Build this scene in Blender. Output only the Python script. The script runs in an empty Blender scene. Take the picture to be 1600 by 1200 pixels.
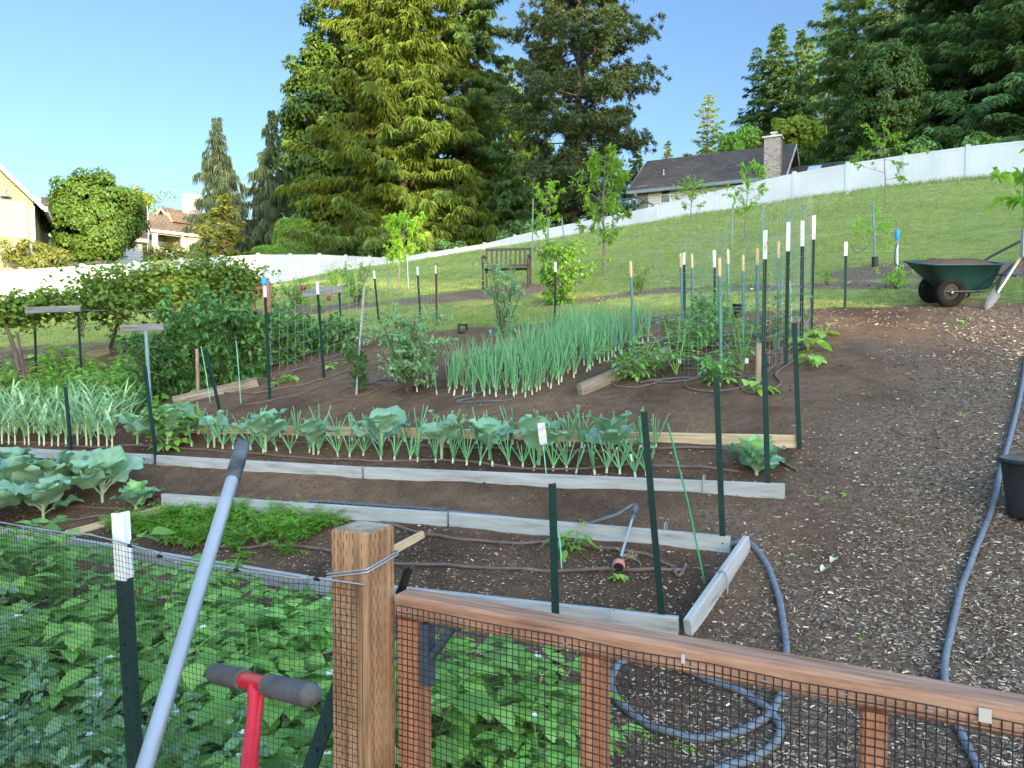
import bpy, math, random
import numpy as np
from mathutils import Vector, Matrix, Quaternion

rng = np.random.default_rng(7)
R = random.Random(11)
scene = bpy.context.scene
col = scene.collection
Z3 = np.array([0., 0., 1.])

# ---------------------------------------------------------------- view and terrain
FPX = 1202.0
PITCH = math.atan(45 / FPX)
CP, SP = math.cos(PITCH), math.sin(PITCH)
UD = np.array([.886, -.463, 0.])      # along the beds, towards the right
VD = np.array([.463, .886, 0.])       # uphill
def ray(px, py):
    a = (px - 800) / FPX
    b = (600 - py) / FPX
    return np.array([a, CP + b * SP, -SP + b * CP])
P0T = [-400, -60, -3, 1.1, 2.6, 3.9, 5.8, 10.4, 34.7, 37, 42, 60, 400]
P0H = [-9, -3.5, -1.78, -1.68, -1.64, -1.43, -0.70, 0.56, 6.75, 7.2, 7.8, 9.0, 16.0]
def ST(x, y):
    return .886 * x - .463 * y, .463 * x + .886 * y
def H0(x, y):
    s, t = ST(x, y)
    p = (np.interp(t - .35, P0T, P0H) + 2 * np.interp(t, P0T, P0H) + np.interp(t + .35, P0T, P0H)) / 4
    a = np.interp(t, [-10, 2, 3.5, 12, 16, 26, 37, 80], [0, 0.0, .021, .023, .027, .058, .072, .05])
    d = np.clip(-s - 1, 0, 40)
    return p - a * d
def bumps(x, y):
    return (.010 * np.sin(3.1 * x + 1.3 * y + .5) * np.sin(2.3 * y - 1.1 * x)
            + .006 * np.sin(7.7 * x + 2.1) * np.sin(6.9 * y + 1.0)
            + .003 * np.sin(17.7 * x + 3 * y) * np.sin(15.3 * y - 4 * x))
def H(x, y):
    s, t = ST(x, y)
    k = np.clip((t - 11) * .15, 0, 1)
    return H0(x, y) + bumps(x, y) * (1 - k) + k * .05 * np.sin(.9 * x + .3) * np.sin(.7 * y + 1)
def G(px, py, zo=0.0):
    r = ray(px, py)
    k = kp = .5
    while k < 300:
        if r[2] * k - (H0(r[0] * k, r[1] * k) + zo) < 0:
            lo, hi = kp, k
            for _ in range(30):
                m = (lo + hi) / 2
                if r[2] * m - (H(r[0] * m, r[1] * m) + zo) < 0: hi = m
                else: lo = m
            return r * hi
        kp = k
        k *= 1.015
    return r * 30.0
def PY(px, py, y):
    r = ray(px, py)
    return r * (y / r[1])
def on(x, y, zo=0.0):
    return np.array([x, y, float(H(x, y)) + zo])
def pxm(p):
    return FPX / p[1]

# ---------------------------------------------------------------- mesh helpers
def nrm(v):
    v = np.asarray(v, float)
    return v / np.maximum(np.linalg.norm(v, axis=-1, keepdims=True), 1e-9)

class MB:
    def __init__(s):
        s.V = []; s.F = []; s.n = 0
    def add(s, verts, faces, m=0, smooth=False):
        verts = np.asarray(verts, float).reshape(-1, 3)
        faces = np.asarray(faces, int)
        s.V.append(verts)
        s.F.append((faces + s.n, m, smooth))
        s.n += len(verts)
    def poly(s, verts, m=0):
        s.add(verts, [list(range(len(verts)))], m)
    def beam(s, p0, p1, w, h, up=(0, 0, 1), ch=.004, m=0, off=(0, 0)):
        """chamfered rectangular beam; w across, h along up; off shifts across/up"""
        p0 = np.asarray(p0, float); p1 = np.asarray(p1, float)
        d = nrm(p1 - p0)
        S = nrm(np.cross(d, np.asarray(up, float)))
        U = np.cross(S, d)
        a, b = w / 2, h / 2
        c = min(ch, a * .6, b * .6)
        prof = [(-a + c, -b), (a - c, -b), (a, -b + c), (a, b - c), (a - c, b), (-a + c, b), (-a, b - c), (-a, -b + c)]
        v = []
        for p in (p0, p1):
            for (x, y) in prof:
                v.append(p + S * (x + off[0]) + U * (y + off[1]))
        f = [(i, (i + 1) % 8, 8 + (i + 1) % 8, 8 + i) for i in range(8)]
        s.add(v, f, m)
        s.add(v[:8], [list(range(7, -1, -1))], m)
        s.add(v[8:], [list(range(8))], m)
    def box(s, c, sx, sy, sz, m=0, ch=.004, rz=0):
        c = np.asarray(c, float)
        d = np.array([math.cos(rz), math.sin(rz), 0]) * sx / 2
        s.beam(c - d, c + d, sy, sz, ch=ch, m=m)
    def tube(s, path, r, n=6, m=0, caps=True, smooth=True):
        path = np.asarray(path, float)
        k = len(path)
        r = np.broadcast_to(np.asarray(r, float), (k,))
        T = np.gradient(path, axis=0)
        T = nrm(T)
        a = np.array([0, 0, 1.]) if abs(T[0][2]) < .9 else np.array([1., 0, 0])
        S = nrm(np.cross(T[0], a))
        v = np.zeros((k, n, 3))
        ang = np.arange(n) * 2 * math.pi / n
        ca, sa = np.cos(ang)[:, None], np.sin(ang)[:, None]
        for i in range(k):
            S = nrm(S - T[i] * np.dot(S, T[i]))
            B = np.cross(T[i], S)
            v[i] = path[i] + r[i] * (ca * S + sa * B)
        i = np.arange(k - 1)[:, None] * n
        j = np.arange(n)[None, :]
        jn = (j + 1) % n
        f = np.stack([i + j, i + jn, i + n + jn, i + n + j], -1).reshape(-1, 4)
        s.add(v, f, m, smooth)
        if caps:
            s.add(v[0], [list(range(n - 1, -1, -1))], m)
            s.add(v[-1], [list(range(n))], m)
    def lathe(s, prof, n=24, m=0, c=(0, 0, 0), sx=1, sy=1, smooth=True):
        prof = np.asarray(prof, float)
        k = len(prof)
        ang = np.arange(n) * 2 * math.pi / n
        v = np.zeros((k, n, 3))
        v[:, :, 0] = prof[:, 0][:, None] * np.cos(ang) * sx
        v[:, :, 1] = prof[:, 0][:, None] * np.sin(ang) * sy
        v[:, :, 2] = prof[:, 1][:, None]
        v += np.asarray(c, float)
        i = np.arange(k - 1)[:, None] * n
        j = np.arange(n)[None, :]
        jn = (j + 1) % n
        f = np.stack([i + j, i + jn, i + n + jn, i + n + j], -1).reshape(-1, 4)
        s.add(v, f, m, smooth)
    def leaves(s, P, D, N, L, W, prof=((0, .06), (.28, .85), (.6, .9), (1, .04)), bend=.2, fold=.25, m=0, smooth=True):
        P = np.asarray(P, float); n = len(P)
        if n == 0: return
        D = nrm(np.broadcast_to(D, (n, 3))); N = np.broadcast_to(N, (n, 3))
        S = nrm(np.cross(D, N)); N2 = np.cross(S, D)
        L = np.broadcast_to(np.asarray(L, float), (n,)); W = np.broadcast_to(np.asarray(W, float), (n,))
        bend = np.broadcast_to(np.asarray(bend, float), (n,))
        k = len(prof)
        v = np.zeros((n, k, 3, 3))
        for i, (u, w) in enumerate(prof):
            C = P + (L * u)[:, None] * D
            C[:, 2] -= bend * L * u * u
            hw = (W * w / 2)[:, None]
            v[:, i, 0] = C - S * hw + N2 * hw * fold
            v[:, i, 1] = C
            v[:, i, 2] = C + S * hw + N2 * hw * fold
        b = (np.arange(n) * k * 3)[:, None]
        fs = []
        for i in range(k - 1):
            q = i * 3
            fs.append(np.concatenate([b + q, b + q + 1, b + q + 4, b + q + 3], 1))
            fs.append(np.concatenate([b + q + 1, b + q + 2, b + q + 5, b + q + 4], 1))
        s.add(v.reshape(-1, 3), np.concatenate(fs), m, smooth)
    def leaf4(s, P, D, N, L, W, fold=.3, bend=.15, m=0, mid=.45):
        """cheap leaf: two triangles folded along the midrib"""
        P = np.asarray(P, float); n = len(P)
        if n == 0: return
        D = nrm(np.broadcast_to(D, (n, 3))); N = np.broadcast_to(N, (n, 3))
        S = nrm(np.cross(D, N)); N2 = np.cross(S, D)
        L = np.broadcast_to(np.asarray(L, float), (n,))[:, None]; W = np.broadcast_to(np.asarray(W, float), (n,))[:, None]
        v = np.zeros((n, 4, 3))
        v[:, 0] = P
        M = P + D * L * mid
        v[:, 1] = M + S * W / 2 + N2 * W / 2 * fold
        v[:, 2] = P + D * L - Z3 * L * bend
        v[:, 3] = M - S * W / 2 + N2 * W / 2 * fold
        b = (np.arange(n) * 4)[:, None]
        s.add(v.reshape(-1, 3), np.concatenate([np.concatenate([b, b + 1, b + 2], 1), np.concatenate([b, b + 2, b + 3], 1)]), m)
    def mesh(s, name, origin=None):
        V = np.concatenate(s.V) if s.V else np.zeros((0, 3))
        if origin is not None: V = V - np.asarray(origin, float)
        me = bpy.data.meshes.new(name)
        me.vertices.add(len(V))
        me.vertices.foreach_set('co', V.astype(np.float32).ravel())
        li, tot, mi, sm = [], [], [], []
        for f, m, smooth in s.F:
            li.append(f.ravel()); tot.append(np.full(len(f), f.shape[1])); mi.append(np.full(len(f), m)); sm.append(np.full(len(f), smooth))
        li = np.concatenate(li); tot = np.concatenate(tot)
        me.loops.add(len(li)); me.loops.foreach_set('vertex_index', li.astype(np.int32))
        me.polygons.add(len(tot))
        me.polygons.foreach_set('loop_start', (np.cumsum(tot) - tot).astype(np.int32))
        me.polygons.foreach_set('loop_total', tot.astype(np.int32))
        me.polygons.foreach_set('material_index', np.concatenate(mi).astype(np.int32))
        me.polygons.foreach_set('use_smooth', np.concatenate(sm))
        me.update(calc_edges=True)
        return me
    def build(s, name, mats, parent=None, origin=None):
        """mesh object; with a parent the vertices are in the parent's own space unless origin (a world point) is given"""
        me = s.mesh(name, origin)
        for m in (mats if isinstance(mats, (list, tuple)) else [mats]): me.materials.append(m)
        o = bpy.data.objects.new(name, me)
        col.objects.link(o)
        if parent is not None: o.parent = parent
        elif origin is not None: o.location = origin
        return o

def tag(o, label=None, cat=None, group=None, kind=None):
    if label: o['label'] = label
    if cat: o['category'] = cat
    if group: o['group'] = group
    if kind: o['kind'] = kind
    return o
def thing(name, label, cat, loc=(0, 0, 0), rz=0, group=None):
    o = bpy.data.objects.new(name, None)
    col.objects.link(o)
    o.location = loc; o.rotation_euler = (0, 0, rz); o.empty_display_size = .1
    return tag(o, label, cat, group)
KIDS = {}
def dup(root, loc, rz=0, sc=1.0, label=None, group=None, tilt=(0, 0)):
    r = root.copy(); col.objects.link(r)
    r.location = loc; r.rotation_euler = (tilt[0], tilt[1], rz); r.scale = (sc, sc, sc) if not hasattr(sc, '__len__') else sc
    if label: r['label'] = label
    if group: r['group'] = group
    for ch in list(root.children):
        c = ch.copy(); col.objects.link(c); c.parent = r
        for g in ch.children:
            d = g.copy(); col.objects.link(d); d.parent = c
    return r
class Kind:
    """a few differently grown prototypes of one kind; the first use of each is the prototype itself"""
    def __init__(s, protos): s.p = protos; s.used = [False] * len(protos); s.i = 0
    def put(s, loc, rz=0, sc=1.0, label=None, group=None, k=None, tilt=(0, 0)):
        if k is None: k = s.i % len(s.p); s.i += 1
        o = s.p[k]
        if not s.used[k]:
            s.used[k] = True
            o.location = loc; o.rotation_euler = (tilt[0], tilt[1], rz); o.scale = (sc, sc, sc) if not hasattr(sc, '__len__') else sc
            if label: o['label'] = label
            if group: o['group'] = group
            return o
        return dup(o, loc, rz, sc, label, group, tilt)

# ---------------------------------------------------------------- materials
def newmat(name):
    m = bpy.data.materials.new(name); m.use_nodes = True
    nt = m.node_tree; nt.nodes.clear()
    out = nt.nodes.new('ShaderNodeOutputMaterial')
    return m, nt, nt.nodes, nt.links, out
def ramp(nodes, stops):
    r = nodes.new('ShaderNodeValToRGB')
    e = r.color_ramp.elements
    while len(e) < len(stops): e.new(.5)
    for el, (p, c) in zip(e, stops):
        el.position = p; el.color = (*c, 1)
    return r
def leafmat(name, c1, c2, trans=.35, rough=.5, c3=None, var=.25, spec=.3, k=1.0):
    c1, c2 = tuple(x * k for x in c1), tuple(x * k for x in c2)
    if c3: c3 = tuple(x * k for x in c3)
    m, nt, N, L, out = newmat(name)
    geo = N.new('ShaderNodeNewGeometry'); oi = N.new('ShaderNodeObjectInfo')
    tc = N.new('ShaderNodeTexCoord')
    no = N.new('ShaderNodeTexNoise'); no.inputs['Scale'].default_value = 1.3; no.inputs['Detail'].default_value = 2
    L.new(tc.outputs['Object'], no.inputs['Vector'])
    a1 = N.new('ShaderNodeMath'); a1.operation = 'MULTIPLY_ADD'; a1.inputs[1].default_value = .6; a1.inputs[2].default_value = -.1
    L.new(geo.outputs['Random Per Island'], a1.inputs[0])
    a2 = N.new('ShaderNodeMath'); a2.operation = 'MULTIPLY_ADD'; a2.inputs[1].default_value = .5
    L.new(no.outputs['Fac'], a2.inputs[0]); L.new(a1.outputs[0], a2.inputs[2])
    stops = [(0.0, c1), (1.0, c2)] if c3 is None else [(0.0, c1), (.6, c2), (1.0, c3)]
    r = ramp(N, stops); L.new(a2.outputs[0], r.inputs[0])
    hv = N.new('ShaderNodeHueSaturation')
    mr = N.new('ShaderNodeMapRange'); mr.inputs['To Min'].default_value = 1 - var; mr.inputs['To Max'].default_value = 1 + var
    L.new(oi.outputs['Random'], mr.inputs['Value']); L.new(mr.outputs[0], hv.inputs['Value']); L.new(r.outputs[0], hv.inputs['Color'])
    p = N.new('ShaderNodeBsdfPrincipled'); p.inputs['Roughness'].default_value = rough
    p.inputs['Specular IOR Level'].default_value = spec
    L.new(hv.outputs[0], p.inputs['Base Color'])
    t = N.new('ShaderNodeBsdfTranslucent')
    hs = N.new('ShaderNodeMixRGB'); hs.blend_type = 'MULTIPLY'; hs.inputs[0].default_value = 1; hs.inputs[2].default_value = (1.25, 1.3, .55, 1)
    L.new(hv.outputs[0], hs.inputs[1]); L.new(hs.outputs[0], t.inputs['Color'])
    mx = N.new('ShaderNodeMixShader'); mx.inputs[0].default_value = trans
    L.new(p.outputs[0], mx.inputs[1]); L.new(t.outputs[0], mx.inputs[2]); L.new(mx.outputs[0], out.inputs['Surface'])
    return m
def surf(name, stops, scale=8, detail=6, stretch=(1, 1, 1), rough=.7, bump=.0, bscale=None, metal=0, spec=.4, coat=0, dist=.01, coord='Object', rvar=0):
    m, nt, N, L, out = newmat(name)
    tc = N.new('ShaderNodeTexCoord'); mp = N.new('ShaderNodeMapping'); mp.inputs['Scale'].default_value = stretch
    oi = N.new('ShaderNodeObjectInfo'); ad = N.new('ShaderNodeVectorMath'); ad.operation = 'ADD'
    ml = N.new('ShaderNodeVectorMath'); ml.operation = 'SCALE'; ml.inputs['Scale'].default_value = 30
    cb = N.new('ShaderNodeCombineXYZ')
    for i in range(3): L.new(oi.outputs['Random'], cb.inputs[i])
    L.new(cb.outputs[0], ml.inputs[0]); L.new(tc.outputs[coord], ad.inputs[0]); L.new(ml.outputs[0], ad.inputs[1])
    L.new(ad.outputs[0], mp.inputs['Vector'])
    no = N.new('ShaderNodeTexNoise'); no.inputs['Scale'].default_value = scale; no.inputs['Detail'].default_value = detail; no.inputs['Roughness'].default_value = .65
    L.new(mp.outputs[0], no.inputs['Vector'])
    r = ramp(N, stops); L.new(no.outputs['Fac'], r.inputs[0])
    p = N.new('ShaderNodeBsdfPrincipled')
    p.inputs['Roughness'].default_value = rough; p.inputs['Metallic'].default_value = metal; p.inputs['Specular IOR Level'].default_value = spec
    L.new(r.outputs[0], p.inputs['Base Color'])
    if rvar:
        mr = N.new('ShaderNodeMapRange'); mr.inputs['To Min'].default_value = rough - rvar; mr.inputs['To Max'].default_value = rough + rvar
        L.new(no.outputs['Fac'], mr.inputs['Value']); L.new(mr.outputs[0], p.inputs['Roughness'])
    if bump:
        nb = N.new('ShaderNodeTexNoise'); nb.inputs['Scale'].default_value = bscale or scale * 2; nb.inputs['Detail'].default_value = 5
        L.new(mp.outputs[0], nb.inputs['Vector'])
        b = N.new('ShaderNodeBump'); b.inputs['Strength'].default_value = bump; b.inputs['Distance'].default_value = dist
        L.new(nb.outputs['Fac'], b.inputs['Height']); L.new(b.outputs[0], p.inputs['Normal'])
    L.new(p.outputs[0], out.inputs['Surface'])
    return m
def flat(name, c, v=.15, **k):
    lo = tuple(x * (1 - v) for x in c); hi = tuple(x * (1 + v) for x in c)
    return surf(name, [(.3, lo), (.7, hi)], **k)

M = {}
M['board_grey'] = surf('weathered_board', [(.28, (.15, .14, .125)), (.42, (.27, .265, .25)), (.7, (.37, .37, .36))], scale=5, stretch=(.5, 9, 5), rough=.85, bump=.35, bscale=14, dist=.004)
M['board_bar'] = surf('silvered_crossbar', [(.28, (.07, .068, .065)), (.5, (.15, .15, .15)), (.7, (.21, .215, .22))], scale=5, stretch=(.5, 9, 5), rough=.9, bump=.4, bscale=14, dist=.004)
M['board_pale'] = surf('pale_board', [(.28, (.22, .15, .08)), (.5, (.42, .31, .18)), (.75, (.55, .43, .27))], scale=5, stretch=(.4, 9, 9), rough=.8, bump=.3, bscale=14, dist=.003)
M['board_old'] = surf('old_board', [(.3, (.06, .045, .035)), (.5, (.20, .16, .12)), (.72, (.34, .29, .23))], scale=5, stretch=(.5, 9, 6), rough=.9, bump=.4, bscale=14, dist=.004)
M['stake_wood'] = surf('stake_wood', [(.3, (.16, .11, .07)), (.7, (.32, .24, .16))], scale=7, stretch=(6, 6, .6), rough=.85, bump=.2)
M['dowel_wood'] = surf('bare_dowel', [(.3, (.45, .29, .13)), (.7, (.60, .42, .22))], scale=7, stretch=(6, 6, .6), rough=.7)
M['post_green'] = surf('green_post_paint', [(.3, (.003, .019, .016)), (.7, (.006, .031, .026))], scale=9, rough=.6, spec=.3)
M['post_teal'] = surf('teal_tube', [(.3, (.05, .13, .12)), (.7, (.09, .20, .18))], scale=9, rough=.5)
M['post_grey'] = surf('grey_tube', [(.3, (.10, .17, .17)), (.7, (.17, .26, .26))], scale=9, rough=.5)
M['tip_white'] = surf('white_tip_paint', [(.30, (.25, .14, .07)), (.37, (.58, .57, .55)), (.7, (.72, .73, .74))], scale=11, rough=.6, stretch=(2, 2, .8))
M['tip_blue'] = flat('blue_tip', (.03, .28, .62), rough=.5)
M['tip_orange'] = flat('red_stake', (.26, .06, .04), rough=.6)
M['stake_green'] = flat('green_stake', (.03, .22, .10), rough=.5)
M['stake_mint'] = flat('mint_stake', (.16, .42, .27), rough=.5)
M['wire'] = flat('galvanised_wire', (.27, .29, .30), rough=.5, metal=.4)
M['wire_green'] = flat('cage_wire', (.17, .25, .23), rough=.55, metal=.2)
M['mesh_black'] = flat('black_mesh', (.012, .012, .013), rough=.55)
M['black'] = flat('black_plastic', (.012, .012, .013), rough=.5)
M['pot_black'] = surf('black_pot', [(.3, (.010, .011, .013)), (.7, (.03, .032, .036))], scale=6, rough=.5)
M['white'] = flat('white_plastic', (.72, .73, .72), v=.05, rough=.5)
M['drip'] = surf('brown_drip_tube', [(.3, (.075, .048, .038)), (.7, (.15, .10, .08))], scale=14, rough=.6)
M['hose'] = surf('grey_hose', [(.3, (.075, .085, .10)), (.7, (.145, .16, .185))], scale=30, rough=.6, bump=.3, bscale=200, dist=.002)
M['hose_dark'] = surf('dark_hose', [(.3, (.05, .055, .06)), (.7, (.11, .12, .13))], scale=30, rough=.6)
M['steel'] = flat('steel', (.45, .46, .47), rough=.35, metal=.9)
M['alu'] = surf('silver_tube', [(.3, (.23, .25, .28)), (.7, (.32, .345, .385))], scale=5, stretch=(1, 1, .2), rough=.42, metal=.35, spec=.5)
M['grip'] = surf('grey_grip', [(.3, (.045, .042, .042)), (.7, (.085, .08, .08))], scale=25, rough=.75, bump=.2)
M['grip_dark'] = surf('dark_grip', [(.4, (.03, .031, .035)), (.6, (.10, .105, .115))], scale=9, stretch=(1, 1, 3), rough=.6)
M['red_paint'] = surf('red_paint', [(.3, (.27, .008, .015)), (.42, (.40, .010, .02)), (.7, (.47, .014, .028))], scale=8, rough=.38, spec=.5)
M['soil'] = surf('dark_soil', [(.25, (.035, .023, .016)), (.55, (.09, .06, .043)), (.8, (.16, .115, .085))], scale=40, rough=.95, bump=.8, bscale=70, dist=.02)
M['chip'] = None

# ---------------------------------------------------------------- camera, sky, sun
DENOISE = True
cam = bpy.data.cameras.new('camera'); co = bpy.data.objects.new('camera', cam); col.objects.link(co)
cam.sensor_width = 36; cam.lens = 36 * FPX / 1600; cam.clip_start = .05; cam.clip_end = 2000
co.location = (0, 0, 0); co.rotation_euler = (math.pi / 2 - PITCH, 0, 0)
scene.camera = co
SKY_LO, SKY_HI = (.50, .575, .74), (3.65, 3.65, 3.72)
SUN_EL, SUN_AZ = math.radians(6.0), math.radians(150)
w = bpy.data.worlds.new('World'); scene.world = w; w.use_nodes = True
wn = w.node_tree.nodes; wl = w.node_tree.links; wn.clear()
sky = wn.new('ShaderNodeTexSky'); sky.sky_type = 'NISHITA'; sky.sun_disc = False
sky.sun_elevation = SUN_EL; sky.sun_rotation = SUN_AZ; sky.air_density = 1.0; sky.dust_density = .8; sky.ozone_density = 1.6; sky.altitude = 100
bg = wn.new('ShaderNodeBackground'); bg.inputs['Strength'].default_value = .15
# added sky gain fills the shade: brighter overhead and sunward, dimmer and bluer opposite
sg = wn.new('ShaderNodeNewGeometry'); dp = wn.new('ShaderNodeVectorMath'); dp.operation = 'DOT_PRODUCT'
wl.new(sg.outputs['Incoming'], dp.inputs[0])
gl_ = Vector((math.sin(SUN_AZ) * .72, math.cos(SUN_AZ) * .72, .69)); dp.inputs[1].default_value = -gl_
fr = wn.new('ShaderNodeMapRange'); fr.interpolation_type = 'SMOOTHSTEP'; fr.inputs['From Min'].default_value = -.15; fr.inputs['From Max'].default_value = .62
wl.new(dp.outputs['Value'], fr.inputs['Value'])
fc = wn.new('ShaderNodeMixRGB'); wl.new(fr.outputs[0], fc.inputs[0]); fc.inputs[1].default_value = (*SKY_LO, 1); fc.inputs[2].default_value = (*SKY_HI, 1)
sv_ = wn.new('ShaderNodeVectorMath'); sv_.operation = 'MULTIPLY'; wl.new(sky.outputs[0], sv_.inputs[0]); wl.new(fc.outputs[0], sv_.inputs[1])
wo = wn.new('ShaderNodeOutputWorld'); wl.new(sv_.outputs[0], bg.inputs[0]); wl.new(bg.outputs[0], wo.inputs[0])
sun = bpy.data.lights.new('sun', 'SUN'); sun.energy = 3.9; sun.angle = math.radians(.5); sun.color = (1, .80, .48)
so = bpy.data.objects.new('sun', sun); col.objects.link(so)
SUND = np.array([math.sin(SUN_AZ) * math.cos(SUN_EL), math.cos(SUN_AZ) * math.cos(SUN_EL), math.sin(SUN_EL)])
so.rotation_euler = Vector(SUND).to_track_quat('Z', 'Y').to_euler()
scene.view_settings.view_transform = 'Standard'; scene.view_settings.look = 'None'
scene.view_settings.exposure = 1.95; scene.view_settings.gamma = 1
scene.cycles.max_bounces = 6; scene.cycles.diffuse_bounces = 3; scene.cycles.transmission_bounces = 4
scene.cycles.use_adaptive_sampling = True; scene.cycles.adaptive_threshold = .01
try:
    scene.cycles.use_denoising = DENOISE
except Exception: pass

# ---------------------------------------------------------------- ground
def spaced(lo, hi, a, b, fine, grow=1.12):
    """coordinates: fine steps in [a,b], growing outwards to lo/hi"""
    mid = list(np.arange(a, b, fine))
    up = []; x = mid[-1]; d = fine
    while x < hi: d *= grow; x += d; up.append(x)
    dn = []; x = a; d = fine
    while x > lo: d *= grow; x -= d; dn.append(x)
    return np.array(dn[::-1] + mid + up)
XS = spaced(-260, 260, -7.5, 5.2, .05)
YS = spaced(-120, 320, 1.6, 11.5, .05)
GX, GY = np.meshgrid(XS, YS)
GS, GT = ST(GX, GY)
def poly_dist(X, Y, pts):
    d = np.full(X.shape, 1e9)
    for (x0, y0), (x1, y1) in zip(pts[:-1], pts[1:]):
        dx, dy = x1 - x0, y1 - y0
        k = np.clip(((X - x0) * dx + (Y - y0) * dy) / (dx * dx + dy * dy), 0, 1)
        d = np.minimum(d, np.hypot(X - x0 - k * dx, Y - y0 - k * dy))
    return d
def gpx(pts): return [tuple(G(*p)[:2]) for p in pts]
LE_S = [-60, -13, -9.5, -7, -5.5, -4, -2, 0, 40]
LE_T = [10.6, 10.4, 9.9, 10.1, 10.35, 10.45, 10.5, 10.55, 10.6]
def lawn_edge(s): return np.interp(s, LE_S, LE_T)
STRIP = gpx([(850, 478), (915, 470), (1000, 458), (1100, 451), (1200, 449), (1300, 447), (1400, 447), (1450, 447)])
PATCH = [(G(1385, 424), 1.0, .8), (G(725, 463), 1.9, .9), (G(790, 455), 1.6, .9), (G(450, 487), 2.0, .8), (G(545, 480), 1.2, .6), (G(1550, 423), 1.6, .9)]
def strip_w(x, y): return poly_dist(x, y, STRIP)
nz = np.sin(5.1 * GX + 1) * .05 + np.sin(9.3 * GX + 3 * GY) * .04 + np.sin(2.2 * GX - 4.1 * GY) * .05
LAWN = np.clip((GT - lawn_edge(GS) + nz) / .12, 0, 1)
MUL = np.clip((.30 + nz * 1.5 - strip_w(GX, GY)) / .15, 0, 1)
for c, rx, ry in PATCH:
    ds, dt = ST(GX - c[0], GY - c[1])
    MUL = np.maximum(MUL, np.clip((1 - np.hypot(ds / rx, dt / ry) + nz) / .2, 0, 1))
LAWN = LAWN * (1 - MUL)
PATHCH = np.clip((GS + 1.25 + .12 * GT * 0 + nz * 4 + .35 * np.clip(GT - 5, 0, 5) * -.55) / 1.2, 0, 1) * (1 - LAWN)
V = np.stack([GX, GY, H(GX, GY)], -1).reshape(-1, 3)
ny, nx = GX.shape
ii = (np.arange(ny - 1)[:, None] * nx + np.arange(nx - 1)[None, :])
Fc = np.stack([ii, ii + 1, ii + nx + 1, ii + nx], -1).reshape(-1, 4)
gm = MB(); gm.add(V, Fc, 0, True)

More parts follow.
